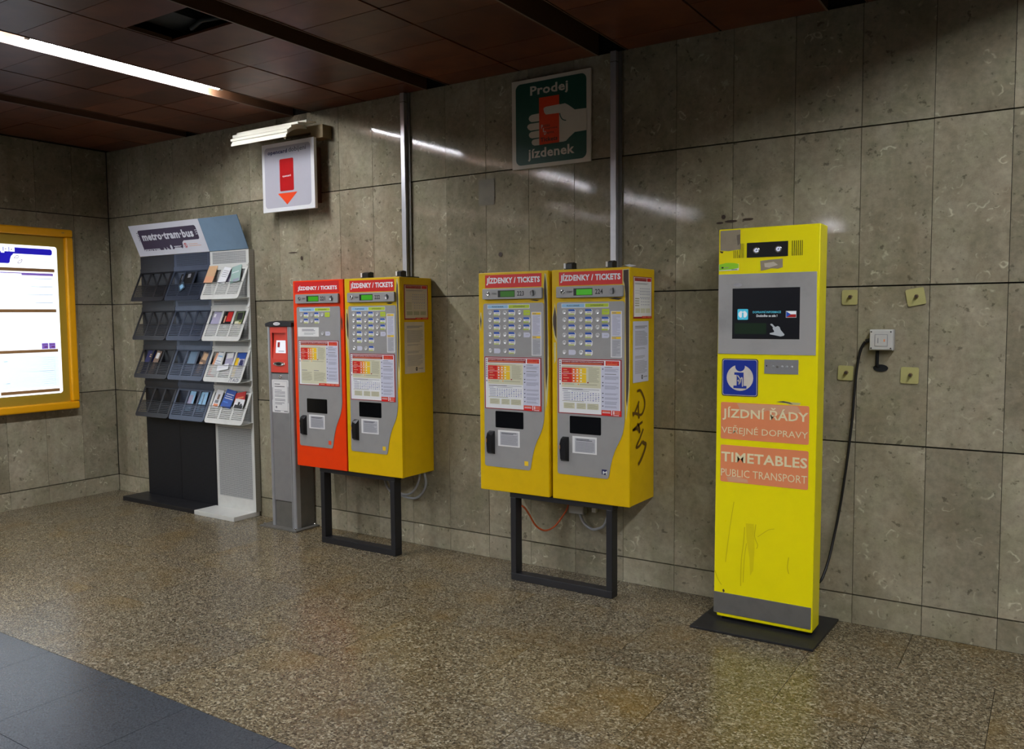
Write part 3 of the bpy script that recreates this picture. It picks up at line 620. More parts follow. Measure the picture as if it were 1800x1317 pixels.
    # brackets that hold the cabinet to the wall
    if kind != 1:
        for a in ((0.030, 0.095), (0.335, 0.378)) if num == '222' else (((0.006, 0.058), (0.270, 0.310)) if num == '224' else ()):
            q = MB(); q.box(x0+a[0], x0+a[1], -0.20, -0.02, ZT, ZT+0.012, 'black_paint'); q.fr = FR((x0, 0, 0), (0, 1, 0), (0, 0, 1), (1, 0, 0))
            q.prism([(-0.205, ZT+0.012), (-0.150, ZT+0.012), (-0.150, ZT+0.044), (-0.18, ZT+0.048), (-0.205, ZT+0.038)], a[0]+0.012, a[1], 'black')
            q.box(-0.206, -0.175, ZT+0.014, ZT+0.042, a[0], a[0]+0.012, 'white'); part('mounting_bracket', q, t)
    return t
machine(2.698, '221', 'orange', 'orange-red ticket machine with few buttons, numbered 221', 1)
machine(3.184, '222', 'ochre', 'yellow ticket machine numbered 222, right beside the orange one', 2)
machine(4.264, '223', 'ochre', 'yellow ticket machine numbered 223, left one of the yellow pair', 2)
machine(4.760, '224', 'ochre', 'yellow ticket machine numbered 224, with brown graffiti on its side', 2)

def stand(x0, x1, label):
    t = thing('machine_stand', ((x0+x1)/2, -0.275, 0), label, 'stand', 'black frame stands')
    lw = 0.037; ya, yb = -0.312, -0.246
    for x in (x0, x1-lw): part('leg', MB().box(x, x+lw, ya, yb, 0.043, ZB-0.032, 'black_paint'), t, 0.003)
    part('bottom_rail', MB().box(x0, x1, ya, yb, 0.0, 0.0428, 'black_paint'), t, 0.003)
    part('top_rail', MB().box(x0-0.004, x1+0.004, ya, yb, ZB-0.0318, ZB-0.0005, 'black_paint'), t, 0.003)
    return t
stand(2.900, 3.568, 'black square-tube frame stand under the orange machine and its yellow neighbour')
st2 = stand(4.462, 5.122, 'black square-tube frame stand under the pair of yellow machines on the right')

# cables below the machines
def cable(name, pts, r, mat, label, group=None):
    return tag(part(name, MB().tube(curve(pts, 7), r, mat, 8)), label, 'cable', group)
cable('orange_cable', [(4.500, -0.25, 0.433), (4.512, -0.235, 0.418), (4.520, -0.20, 0.374), (4.535, -0.15, 0.298), (4.568, -0.10, 0.260), (4.612, -0.06, 0.282), (4.662, -0.038, 0.353), (4.690, -0.034, 0.405), (4.697, -0.036, 0.46), (4.698, -0.05, 0.515)], 0.0055, 'cable_orange', 'orange cable sagging below the right pair of machines')
cable('grey_cable', [(4.775, -0.036, 0.373), (4.785, -0.038, 0.350), (4.812, -0.044, 0.318), (4.862, -0.06, 0.301), (4.905, -0.078, 0.309), (4.965, -0.10, 0.342), (5.000, -0.12, 0.42), (5.005, -0.14, 0.515)], 0.0085, 'cable_grey', 'short grey cable loop under the machine numbered 224')
t = thing('junction_box', (4.755, -0.03, 0.374), 'pale grey cable box under the machine numbered 224', 'box')
part('housing', MB().box(4.705, 4.805, -0.050, -0.0015, 0.374, 0.424, 'cable_grey'), t, 0.004); part('cover', MB().box(4.709, 4.801, -0.054, -0.0505, 0.378, 0.420, 'box_grey'), t, 0.001)
tag(part('cable_clip', MB().box(4.848, 4.874, -0.03, -0.0015, 0.391, 0.416, 'white'), None, 0.002), 'tiny white cable clip on the wall beside the pale box', 'clip')
cable('conduit_loop', [(3.255, -0.07, 0.518), (3.262, -0.065, 0.45), (3.278, -0.06, 0.395), (3.315, -0.055, 0.352), (3.40, -0.05, 0.334), (3.47, -0.05, 0.326), (3.535, -0.05, 0.333), (3.595, -0.055, 0.380), (3.625, -0.06, 0.445), (3.618, -0.07, 0.518)], 0.0085, 'cable_grey', 'grey cable loop under machine 222, the outer one', 'grey cables under machine 222')
cable('conduit_loop', [(3.30, -0.09, 0.518), (3.33, -0.085, 0.42), (3.40, -0.08, 0.362), (3.48, -0.075, 0.355), (3.54, -0.075, 0.395), (3.58, -0.08, 0.46), (3.60, -0.09, 0.518)], 0.0075, 'cable_grey', 'grey cable loop under machine 222, the inner one', 'grey cables under machine 222')
# rising conduits
def conduit(x, w_, z0, label):
    t = thing('cable_duct', (x, -0.02, z0), label, 'cable duct', 'metal cable ducts on the wall')
    part('channel', MB().box(x, x+w_, -0.040, -0.0045, z0, CZ-0.004, 'alu'), t, 0.002)
    part('back_plate', MB().box(x+w_, x+w_+0.022, -0.012, -0.0045, z0, CZ-0.004, 'steel_dull'), t)
    part('joint_sleeve', MB().box(x-0.001, x+w_+0.001, -0.0412, -0.0044, CZ-0.065, CZ-0.061, 'steel_dull'), t)
conduit(3.438, 0.034, 1.815, 'aluminium cable duct between the card sign and the green sign, behind the orange machine pair'); conduit(4.975, 0.036, 1.815, 'aluminium cable duct just right of the green sign, up to the ceiling')

# ------------------------------------------------------------------ timetable kiosk
KX, KF = 5.697, -0.322
t = thing('information_kiosk', (5.94, -0.25, 0), 'tall bright yellow information kiosk with a small screen', 'kiosk')
fr = front(KX, KF)
part('base_plate', MB().prism([(5.632, -0.482), (6.222, -0.474), (6.236, -0.006), (5.640, -0.012)], 0.0, 0.012, 'black_paint'), t, 0.002)
part('plinth', MB().box(5.735, 6.160, -0.305, -0.195, 0.0122, 0.045, 'black_gloss'), t)
out = [(0.0, 0.042), (0.016, 0.042), (0.016, 0.029), (0.484, 0.029), (0.493, 1.963), (0.011, 1.963)]
part('body', MB(fr).prism(out, -0.135, 0.0, 'lemon'), t, 0.006)
n = 0.0012
def kp(name, mb, label=None, parent=None, bevel=0.0): return part(name, mb, parent or t, bevel, None, label)
q = MB(fr); q.box(0.012, 0.480, 1.354, 1.743, -0.001, 0.0035, 'brushed'); st = kp('screen_surround', q, 'brushed steel surround of the screen', None, 0.001)
m_ = 0.0038
q = MB(fr); q.rect(0.083, 1.428, 0.405, 1.673, m_, 'black'); q.rect(0.089, 1.434, 0.401, 1.668, m_+0.0004, 'scr_dark'); q.rect(0.095, 1.452, 0.25, 1.505, m_+0.0007, 'scr_green')
q.prism(rr(0.109, 1.521, 0.161, 1.573, 0.005), m_+0.0003, m_+0.001, 'scr_cyan'); q.poly(ell(0.135, 1.547, 0.0215, 0.0185, 18), m_+0.0012, 'scr_white'); q.poly(ell(0.135, 1.566, 0.008, 0.006, 10), m_+0.0014, 'scr_cyan'); q.rect(0.131, 1.531, 0.139, 1.556, m_+0.0014, 'scr_cyan'); q.rect(0.127, 1.530, 0.144, 1.534, m_+0.0016, 'scr_cyan')
q.text('DOPRAVNÍ INFORMACE', 0.184, 1.552, 0.318, 1.565, m_+0.001, 'scr_text', 0.8); q.text('Dotkněte se zde !', 0.202, 1.534, 0.301, 1.547, m_+0.001, 'scr_white', 0.6)
q.rect(0.341, 1.530, 0.390, 1.562, m_+0.0008, 'scr_grey'); q.rect(0.343, 1.532, 0.388, 1.546, m_+0.0011, 'scr_red'); q.rect(0.343, 1.546, 0.388, 1.560, m_+0.0011, 'scr_white'); q.poly([(0.343, 1.532), (0.364, 1.546), (0.343, 1.560)], m_+0.0014, 'scr_blue')
# pointing hand picture
q.poly([(0.268, 1.498), (0.272, 1.502), (0.279, 1.500), (0.292, 1.486), (0.304, 1.491), (0.313, 1.486), (0.318, 1.472), (0.336, 1.451), (0.333, 1.445), (0.318, 1.441), (0.290, 1.447), (0.268, 1.451), (0.266, 1.457), (0.285, 1.461), (0.288, 1.466), (0.280, 1.478), (0.282, 1.485)], m_+0.001, 'scr_grey')
kp('touch_screen', q, 'dark screen showing a cyan icon, a flag and a pointing hand', st)
q = MB(fr); q.poly(ell(0.108, 1.690, 0.022, 0.009, 12), m_, 'alu'); kp('screen_smear', q, None, st)
# camera block and slots
q = MB(fr); q.box(0.151, 0.346, 1.820, 1.890, -0.001, 0.003, 'black'); cb = kp('camera_block', q)
for a, b in ((0.198, 1.853), (0.302, 1.854)):
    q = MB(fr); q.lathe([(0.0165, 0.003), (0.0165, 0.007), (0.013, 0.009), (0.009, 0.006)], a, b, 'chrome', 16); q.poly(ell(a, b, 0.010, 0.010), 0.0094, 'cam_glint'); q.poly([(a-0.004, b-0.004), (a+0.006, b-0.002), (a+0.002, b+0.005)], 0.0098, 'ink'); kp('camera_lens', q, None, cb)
for i in range(4): kp('speaker_slot', MB(fr).rect(0.113+i*0.0068, 1.820, 0.1155+i*0.0068, 1.889, n, 'black'))
for i in range(4): kp('speaker_slot', MB(fr).rect(0.086+i*0.0085, 1.820, 0.0885+i*0.0085, 1.857 if i < 3 else 1.835, n, 'black'))
for i in range(6): kp('speaker_slot', MB(fr).rect(0.364+i*0.0090, 1.820, 0.3672+i*0.0090, 1.890, n, 'black'))
q = MB(fr); q.poly([(0.019, 1.956), (0.118, 1.957), (0.119, 1.862), (0.10, 1.860), (0.06, 1.856), (0.019, 1.860)], n, 'sticker_grey'); q.poly([(0.10, 1.93), (0.118, 1.935), (0.118, 1.89), (0.105, 1.88)], n+0.0003, 'tape_brown'); q.poly([(0.016, 1.858), (0.035, 1.854), (0.030, 1.846), (0.02, 1.85)], n, 'worn_brown'); kp('torn_sticker', q, 'grey remains of a square sticker')
q = MB(fr); q.rect(0.012, 1.761, 0.112, 1.793, n, 'paper'); q.poly([(0.014, 1.764), (0.07, 1.766), (0.111, 1.772), (0.111, 1.791), (0.09, 1.797), (0.05, 1.799), (0.014, 1.792)], n+0.0003, 'sticker_green'); q.rect(0.026, 1.772, 0.036, 1.780, n+0.0006, 'ink'); q.rect(0.040, 1.774, 0.062, 1.778, n+0.0006, 'ink_olive'); q.rect(0.075, 1.764, 0.105, 1.768, n+0.0006, 'ink_grey'); kp('green_sticker', q, 'green and white sticker')
q = MB(fr); q.poly([(0.216, 1.802), (0.26, 1.806), (0.322, 1.808), (0.323, 1.768), (0.300, 1.762), (0.27, 1.765), (0.24, 1.758), (0.219, 1.755)], n, 'sticker_grey'); q.poly([(0.235, 1.79), (0.28, 1.795), (0.30, 1.78), (0.26, 1.768), (0.238, 1.772)], n+0.0003, 'paper_old'); kp('scratched_sticker', q, 'half scraped beige sticker')
q = MB(fr); q.prism(rr(0.033, 1.147, 0.212, 1.331, 0.012), -0.0005, n+0.001, 'navy'); q.poly(rr(0.037, 1.151, 0.208, 1.327, 0.010), n+0.0014, 'info_cream'); q.poly(rr(0.0395, 1.1535, 0.2055, 1.3245, 0.009), n+0.0017, 'info_blue')
q.poly(ell(0.1235, 1.238, 0.066, 0.064, 32), n+0.002, 'info_cream'); q.poly(ell(0.124, 1.293, 0.024, 0.024, 20), n+0.0023, 'info_blue')
q.rect(0.108, 1.192, 0.142, 1.262, n+0.0023, 'info_blue'); q.rect(0.096, 1.252, 0.142, 1.264, n+0.0025, 'info_blue'); q.rect(0.092, 1.186, 0.157, 1.199, n+0.0025, 'info_blue')
stroke(q, curve([(0.112, 1.250), (0.128, 1.225), (0.118, 1.205), (0.134, 1.240), (0.137, 1.195)]), 0.0025, n+0.0028, 'info_cream'); q.poly([(0.110, 1.225), (0.120, 1.230), (0.118, 1.215)], n+0.0028, 'info_cream')
kp('information_sign', q, 'blue sign with a white disc and letter i')
q = MB(fr); q.box(0.242, 0.402, 1.262, 1.331, -0.001, 0.003, 'steel'); bp = kp('button_plate', q, None, None, 0.001)
for a, m in ((0.285, 'alu'), (0.305, 'steel_dull'), (0.327, 'alu'), (0.349, 'alu'), (0.372, 'alu')): kp('key', MB(fr).lathe([(0.006, 0.003), (0.006, 0.005), (0.004, 0.0058)], a, 1.297, m, 10), None, bp)
kp('keyhole', MB(fr).poly(ell(0.253, 1.300, 0.003, 0.004, 10), 0.0034, 'black'), None, bp)
q = MB(fr); q.poly([(0.300, 1.128), (0.335, 1.134), (0.365, 1.130), (0.416, 1.128), (0.41, 1.118), (0.37, 1.117), (0.34, 1.124)], n, 'worn_pale'); q.poly([(0.300, 1.128), (0.335, 1.133), (0.365, 1.128), (0.38, 1.120), (0.345, 1.126)], n+0.0003, 'worn_brown')
kp('paint_scar', q)
def ksign(z0, z1, rows_, pale):
    q = MB(fr); q.prism(rr(0.029, z0, 0.455, z1, 0.008), -0.0005, n, 'salmon')
    for p in pale: q.poly(p, n+0.0003, 'salmon_pale')
    for tx, a, b, c, d, bo in rows_: q.text(tx, a, b, c, d, n+0.0009, 'letter_cream', bo)
    return q
kp('timetable_sign', ksign(0.932, 1.115, [('JÍZDNÍ ŘÁDY', 0.038, 1.026, 0.451, 1.098, 0.8), ('VEŘEJNÉ DOPRAVY', 0.034, 0.951, 0.451, 1.003, 0.0)], [[(0.11, 1.112), (0.40, 1.112), (0.42, 1.08), (0.30, 1.066), (0.26, 1.085), (0.2, 1.06), (0.13, 1.07)]]), 'faded orange sign with Czech lettering')
kp('timetable_sign', ksign(0.717, 0.902, [('TIMETABLES', 0.034, 0.818, 0.450, 0.868, 0.9), ('PUBLIC TRANSPORT', 0.033, 0.746, 0.450, 0.783, 0.0)], [[(0.07, 0.72), (0.17, 0.722), (0.165, 0.738), (0.10, 0.748), (0.06, 0.742)]]), 'faded orange sign with English lettering')
q = MB(fr)
for pts, wd in (([(0.10, 0.62), (0.085, 0.52), (0.07, 0.40), (0.06, 0.31)], 0.0012), ([(0.155, 0.50), (0.150, 0.42), (0.140, 0.33), (0.138, 0.20)], 0.0013), ([(0.165, 0.42), (0.155, 0.34), (0.15, 0.22)], 0.0012), ([(0.21, 0.52), (0.205, 0.46), (0.22, 0.42), (0.215, 0.40)], 0.0013), ([(0.22, 0.46), (0.27, 0.50), (0.30, 0.51)], 0.001), ([(0.37, 0.38), (0.365, 0.33), (0.372, 0.30)], 0.0014), ([(0.005, 0.26), (0.02, 0.22), (0.04, 0.19)], 0.0012)):
    sq = MB(fr); stroke(sq, curve(pts, 4), wd, n, 'grime'); kp('scratch', sq)
q.poly([(0.16, 0.52), (0.20, 0.52), (0.205, 0.40), (0.20, 0.29), (0.185, 0.26), (0.18, 0.35), (0.165, 0.44)], n-0.0004, 'grime_pale'); kp('paint_chip', MB(fr).poly([(0.045, 0.165), (0.052, 0.172), (0.058, 0.16), (0.05, 0.152)], n, 'worn_brown'))
kp('grime_mark', q)
q = MB(fr); q.box(0.001, 0.478, 0.046, 0.152, -0.001, 0.003, 'steel_dull'); kp('kick_plate', q, None, None, 0.001)
# ------------------------------------------------------------------ things on the wall to the right
def wall_anchor(x, z, s, rot, label):
    t = thing('wall_anchor', (x, -0.004, z), label, 'anchor plate', 'square anchor plates around the junction box')
    c, si = math.cos(rot), math.sin(rot)
    P = [(x+c*a-si*b, z+si*a+c*b) for a, b in rr(-s, -s, s, s, 0.008)]
    part('plate', MB(front(0, 0)).prism(P, 0.0035, 0.0075, 'plate_cream'), t)
    part('bolt', MB(front(0, 0)).tube([(x+0.004, z+0.003, 0.0075), (x+0.004, z+0.003, 0.034)], 0.0065, 'worn_brown', 8), t)
    part('nut', MB(front(0, 0)).tube([(x+0.004, z+0.003, 0.0076), (x+0.004, z+0.003, 0.016)], 0.010, 'bracket_tan', 6), t)
wall_anchor(6.258, 1.626, 0.036, 0.0, 'cream square anchor plate nearest the kiosk, above the cable')
wall_anchor(6.552, 1.623, 0.040, 0.18, 'tilted cream square anchor plate, upper right of the grey socket box')
wall_anchor(6.246, 1.255, 0.036, -0.03, 'cream square anchor plate nearest the kiosk, lower left of the socket box')
wall_anchor(6.534, 1.252, 0.039, -0.02, 'cream square anchor plate at the lower right of the socket box')
t = thing('socket_box', (6.41, -0.03, 1.42), 'grey square socket box on the stone wall right of the kiosk', 'box')
bx = front(0, 0)
part('housing', MB(bx).box(6.360, 6.466, 1.370, 1.470, 0.0035, 0.050, 'box_grey'), t, 0.004)
q = MB(bx); q.box(6.363, 6.463, 1.374, 1.466, 0.0505, 0.060, 'box_grey'); ld = part('lid', q, t, 0.003)
q = MB(bx); q.prism(rr(6.388, 1.392, 6.440, 1.444, 0.004), 0.0602, 0.0625, 'box_grey'); part('inner_cover', q, ld)
q = MB(bx)
for a, b in ((6.385, 1.389), (6.385, 1.445)): q.rect(a, b, 6.441, b+0.002, 0.0605, 'ink_grey')
for a in (6.385, 6.4405): q.rect(a, 1.389, a+0.002, 1.447, 0.0605, 'ink_grey')
q.rect(6.425, 1.412, 6.431, 1.424, 0.0628, 'salmon'); q.rect(6.398, 1.405, 6.402, 1.43, 0.0628, 'ink_grey'); part('cover_groove', q, ld)
for a, b in ((6.370, 1.381), (6.456, 1.381), (6.370, 1.459), (6.456, 1.459)): part('screw', MB(bx).lathe([(0.0035, 0.060), (0.0035, 0.0612), (0.002, 0.0612)], a, b, 'ink', 8), ld)
part('cable_gland', MB(bx).tube([(6.340, 1.412, 0.025), (6.3598, 1.42, 0.025)], 0.010, 'black', 8), t)
cable('power_cable', [(6.336, -0.025, 1.41), (6.318, -0.022, 1.375), (6.303, -0.020, 1.30), (6.292, -0.02, 1.18), (6.285, -0.02, 1.05), (6.272, -0.022, 0.90), (6.255, -0.025, 0.74), (6.235, -0.03, 0.58), (6.215, -0.05, 0.44), (6.20, -0.09, 0.33), (6.185, -0.14, 0.255), (6.176, -0.17, 0.235)], 0.0065, 'cable_black', 'thin black cable hanging from the grey box down behind the kiosk')

# ------------------------------------------------------------------ signs on the wall
t = thing('ticket_sale_sign', (4.572, -0.012, 2.43), 'white square sign with a green field and a hand holding an orange ticket', 'sign')
fr = front(4.303, -0.005, 2.432); n = 0.0125
part('board', MB(fr).box(0, 0.538, 0, 0.524, 0.0, 0.012, 'sign_white'), t, 0.001)
part('green_field', MB(fr).poly(rr(0.028, 0.022, 0.510, 0.502, 0.035, 6), n, 'sign_green'), t)
q = MB(fr)
Q = lambda x, y: ((x-132)/(1090-132)*0.538, 0)   # unused helper kept simple
def SP(x, y):
    """zoomed photo sign coordinates to board metres (the board edges run obliquely there)"""
    a = (x-132)/958.0; top = 242+a*(62-242); bot = 1305+a*(1192-1305); return (a*0.538, 0.524*(bot-y)/(bot-top))
hand = [SP(*p) for p in [(720, 500), (790, 490), (830, 510), (905, 565), (1046, 548), (1046, 815), (905, 838), (840, 900), (800, 945), (765, 955), (722, 958), (722, 700), (722, 606), (560, 627), (540, 600), (530, 555), (545, 535)]]
tk = [SP(*p) for p in [(475, 425), (720, 385), (720, 960), (475, 995)]]
q.poly(tk, n+0.0004, 'ticket_orange')
# palm right of the ticket and thumb across it
palm = [SP(*p) for p in [(719, 505), (790, 490), (830, 510), (905, 565), (1046, 548), (1046, 815), (905, 838), (840, 900), (800, 945), (765, 955), (719, 960)]]
q.poly(palm, n+0.0008, 'sign_white'); q.poly([SP(1040, 548), SP(1092, 542), SP(1092, 810), SP(1040, 816)], n+0.0008, 'sign_white')
q.poly([SP(*p) for p in [(725, 500), (560, 532), (535, 545), (530, 562), (540, 605), (560, 627), (725, 606)]], n+0.0012, 'sign_white')
for p in ([(476, 612), (385, 630), (355, 650), (345, 680), (355, 705), (380, 718), (476, 705)], [(476, 722), (360, 740), (335, 755), (325, 780), (338, 805), (365, 822), (476, 805)], [(476, 818), (375, 838), (352, 855), (346, 880), (358, 905), (385, 915), (476, 903)], [(476, 915), (405, 930), (385, 945), (380, 968), (390, 992), (415, 1003), (476, 996)]):
    q.poly([SP(*a) for a in p], n+0.0004, 'sign_white')
part('hand_picture', q, t)
q = MB(fr); stroke(q, curve([SP(*a) for a in [(727, 608), (735, 645), (755, 680), (780, 694), (803, 696)]]), 0.0028, n+0.0016, 'sign_green')
a = SP(366, 400); b = SP(825, 210); q.text('Prodej', a[0], SP(800, 362)[1], b[0], SP(812, 210)[1], n+0.0006, 'sign_white', 1.0)
part('sign_lettering', q, t); q = MB(fr); a = SP(332, 1190); b = SP(900, 980); q.text('jízdenek', a[0], SP(340, 1200)[1], b[0], SP(850, 980)[1], n+0.0006, 'sign_white', 1.0)
part('sign_lettering', q, t); q = MB(fr); a = SP(490, 960); b = SP(697, 900); q.text('Tickets', a[0], SP(520, 957)[1], b[0], SP(600, 893)[1], n+0.0008, 'worn_brown', 1.0)
part('ticket_print', q, t); q = MB(fr)
for tx, x, x1, y0, y1 in (('P', 500, 522, 798, 752), ('I', 522, 532, 838, 792), ('D', 535, 562, 872, 826)): q.text(tx, SP(x, y0)[0], SP(x, y0)[1], SP(x1, y0)[0], SP(x, y1)[1], n+0.001, 'sign_white', 0.8)
for x, x1, y0, y1 in ((526, 608, 780, 745), (545, 697, 815, 785), (565, 655, 868, 838)):
    q.text({526: 'ražská', 545: 'ntegrovaná', 565: 'oprava'}[x], SP(x, y0)[0], SP(x, y0)[1], SP(x1, y0)[0], SP(x, y1)[1], n+0.0008, 'worn_brown', 0.3)
q_o = part('ticket_print', q, t); q_o['kind'] = 'stuff'

t = thing('top_up_sign', (2.45, -0.11, 2.32), 'white board with a red card and a red arrow pointing down to the grey post', 'sign')
fr = front(2.182, -0.100, 2.318); n = 0.0255
part('board', MB(fr).box(0, 0.538, 0, 0.49, 0.0, 0.025, 'white'), t, 0.002)
part('mount_block', MB(fr).box(0.06, 0.48, 0.05, 0.44, -0.096, -0.0005, 'channel_dark'), t)
q = MB(fr); q.poly(rr(0.028, 0.028, 0.505, 0.462, 0.030, 6), n, 'sign_grey'); part('grey_field', q, t)
q = MB(fr); q.text('opencard', 0.065, 0.404, 0.268, 0.440, n+0.0006, 'navy', 1.0); q.text('dobíjení', 0.283, 0.404, 0.462, 0.446, n+0.0006, 'ink', 0.0); part('sign_lettering', q, t)
q = MB(fr); q.prism(rr(0.188, 0.142, 0.330, 0.370, 0.010), n, n+0.0012, 'card_red'); q.text('opencard', 0.215, 0.237, 0.302, 0.256, n+0.0016, 'white', 0.6); part('red_card', q, t)
q = MB(fr); q.poly([(0.164, 0.128), (0.258, 0.044), (0.366, 0.128)], n+0.0006, 'arrow_red'); part('arrow', q, t)
# the broken louvred light cover above it
t = thing('light_canopy', (2.5, -0.12, 2.80), 'cream ribbed canopy on a tan bracket above the card sign, its end broken off', 'canopy')
part('bracket', MB().box(2.655, 2.775, -0.09, -0.0045, 2.805, 2.895, 'bracket_tan'), t, 0.002)
part('back_rail', MB().box(2.05, 2.655, -0.06, -0.0045, 2.86, 2.905, 'bracket_tan'), t)
def arc(a):   # slat positions from the wall out and down
    return (-0.06-0.26*math.sin(a), 2.80+0.115*math.cos(a))
for i in range(5):
    a0 = math.radians(8+i*16.5); a1 = math.radians(8+(i+1)*16.5+3)
    (ya, za), (yb, zb) = arc(a0), arc(a1); yb -= 0.010*math.sin(a1); zb += 0.010*math.cos(a1)
    xl = 2.055+0.012*i; xr = (2.72, 2.705, 2.69, 2.68, 2.675)[i]
    q = MB(); dz = 0.004
    q.add([(xl, ya, za), (xr, ya, za), (xr, yb, zb), (xl, yb, zb), (xl, ya, za-dz), (xr, ya, za-dz), (xr, yb, zb-dz), (xl, yb, zb-dz)], [(0, 1, 2, 3), (7, 6, 5, 4), (0, 4, 5, 1), (1, 5, 6, 2), (2, 6, 7, 3), (3, 7, 4, 0)], 'canopy_white')
    q.box(xl, xr, yb-0.004, yb+0.002, zb-0.014, zb+0.002, 'canopy_white'); part('slat', q, t)
q = MB(FR((2.60, 0, 0), (0, 1, 0), (0, 0, 1), (1, 0, 0))); o1 = [arc(math.radians(6+a*8)) for a in range(11)]; q.prism([(y, z-0.008) for y, z in o1]+[(y*0.86, z-0.030) for y, z in reversed(o1)], 0, 0.004, 'canopy_white'); part('end_rib', q, t)

# ------------------------------------------------------------------ card post
t = thing('card_terminal', (2.39, -0.10, 0), 'slim grey steel post with a red head and black cap', 'terminal')
PX0, PX1, PF, PT = 2.258, 2.518, -0.190, 1.484
part('base_plate', MB().box(2.170, 2.560, -0.236, -0.004, 0.0, 0.012, 'steel_dull'), t, 0.002)
part('column', MB().box(PX0+0.006, PX1-0.003, PF+0.022, -0.008, 0.0122, PT, 'steel_dull'), t, 0.002)
for x0, x1 in ((PX0, PX0+0.028), (PX1-0.050, PX1)):
    q = MB(); pr = rr(x0, PF, x1, PF+0.045, 0.012, 4, '1100'); q.prism(pr, 0.0122, PT, 'alu'); part('edge_rail', q, t)
q = MB(); x = PX1-0.034; q.box(x, x+0.003, PF-0.0008, PF+0.002, 0.02, PT-0.002, 'steel_dull'); part('rail_groove', q, t)
fr = front(0, PF+0.008)
part('front_panel', MB(fr).box(PX0+0.029, PX1-0.051, 0.205, 1.142, -0.004, 0.0, 'steel'), t, 0.001)
part('lower_panel', MB(fr).box(PX0+0.029, PX1-0.051, 0.0125, 0.198, -0.012, -0.006, 'steel_dull'), t, 0.001)
q = MB(fr); a, b = PX0+0.029, PX1-0.051
q.box(a, b, 1.152, 1.252, -0.004, 0.004, 'coral'); q.box(a, a+0.018, 1.2521, PT-0.001, -0.004, 0.004, 'coral'); q.box(b-0.018, b, 1.2521, PT-0.001, -0.004, 0.004, 'coral'); q.box(a+0.018, b-0.018, 1.440, PT-0.001, -0.004, 0.004, 'coral')
q.add([(a+0.018, 1.2521, 0.002), (b-0.018, 1.2521, 0.002), (b-0.018, 1.385, -0.013), (a+0.018, 1.385, -0.013), (a+0.018, 1.44, -0.013), (b-0.018, 1.44, -0.013)], [(0, 1, 2, 3), (3, 2, 5, 4)], 'coral'); hd = part('red_head', q, t, label='red head with a recessed screen')
q = MB(fr); q.add([(a+0.050, 1.293, 0.000), (b-0.012, 1.293, 0.000), (b-0.012, 1.385, -0.0105), (a+0.050, 1.385, -0.0105)], [(0, 1, 2, 3)], 'scr_page')
q.add([(a+0.066, 1.335, -0.004), (a+0.090, 1.335, -0.004), (a+0.090, 1.372, -0.008), (a+0.066, 1.372, -0.008)], [(0, 1, 2, 3)], 'scr_red'); q.add([(a+0.08, 1.305, -0.0005), (b-0.04, 1.305, -0.0005), (b-0.04, 1.309, -0.001), (a+0.08, 1.309, -0.001)], [(0, 1, 2, 3)], 'ink_grey'); part('screen', q, hd, label='small bright screen')
q = MB(fr); q.lathe([(1.0, 0.004), (1.0, 0.008), (0.86, 0.012), (0.7, 0.009)], (a+b)/2, 1.214, 'chrome', 20, 0.064, 0.016); q.poly(ell((a+b)/2, 1.214, 0.03, 0.009, 14), 0.0095, 'black'); part('card_slot', q, hd, label='oval chrome card slot')
part('lock', MB(fr).lathe([(0.013, 0.0), (0.013, 0.006), (0.010, 0.008), (0.007, 0.007)], (a+b)/2+0.004, 1.118, 'chrome', 14), t)
q = MB(fr); q.prism(rr(a+0.001, 0.858, b-0.004, 1.099, 0.010), 0.0, 0.0012, 'paper'); u = lambda f: a+0.001+(b-a-0.005)*f
q.poly(rr(u(0.1), 0.872, u(0.93), 1.090, 0.006), 0.0015, 'bar_grey'); q.poly(rr(u(0.115), 0.875, u(0.915), 1.087, 0.006), 0.0018, 'paper')
for z_, w_, m in ((1.064, 0.5, 'ink'), (1.047, 0.78, 'ink'), (1.020, 0.6, 'ink_grey'), (1.008, 0.8, 'ink_grey'), (0.998, 0.8, 'ink_grey'), (0.984, 0.8, 'ink_grey'), (0.974, 0.8, 'ink_grey'), (0.954, 0.8, 'ink_grey'), (0.944, 0.8, 'ink_grey'), (0.928, 0.75, 'ink_grey'), (0.918, 0.6, 'ink_grey')): q.rect(u(0.17), z_, u(w_), z_+0.0045, 0.0021, m)
q.poly(ell(u(0.25), 0.897, 0.009, 0.009, 12), 0.0021, 'ink_grey'); q.rect(u(0.13), 0.866, u(0.5), 0.870, 0.0016, 'ink'); q.rect(u(0.7), 0.866, u(0.95), 0.870, 0.0016, 'ink'); q.rect(u(0.02), 0.95, u(0.05), 1.04, 0.0016, 'ink_grey'); q.rect(u(0.96), 0.93, u(0.985), 1.05, 0.0016, 'ink_grey'); part('paper_notice', q, t)
q = MB(front(0, 0)); prof = [(PX0-0.008, PT+0.001), (PX1+0.008, PT+0.001), (PX1+0.008, PT+0.030), (PX1-0.04, PT+0.040), ((PX0+PX1)/2, PT+0.044), (PX0+0.04, PT+0.038), (PX0-0.008, PT+0.026)]
q.prism(prof, 0.006, -PF+0.010, 'black_paint'); cp = part('cap', q, t, 0.004)
q = MB(front(0, PF-0.0115)); q.lathe([(1.0, 0.0), (1.0, 0.0015), (0.9, 0.002)], 2.378, PT+0.021, 'white', 18, 0.036, 0.0115); q.rect(2.352, PT+0.019, 2.404, PT+0.024, 0.0023, 'ink_grey'); part('badge', q, cp, label='white oval badge')
for x, y in ((2.195, -0.205), (2.532, -0.215), (2.535, -0.03)): part('bolt', MB().lathe([(0.008, 0.012), (0.008, 0.020), (0.005, 0.026)], x, y, 'chrome', 8), t)

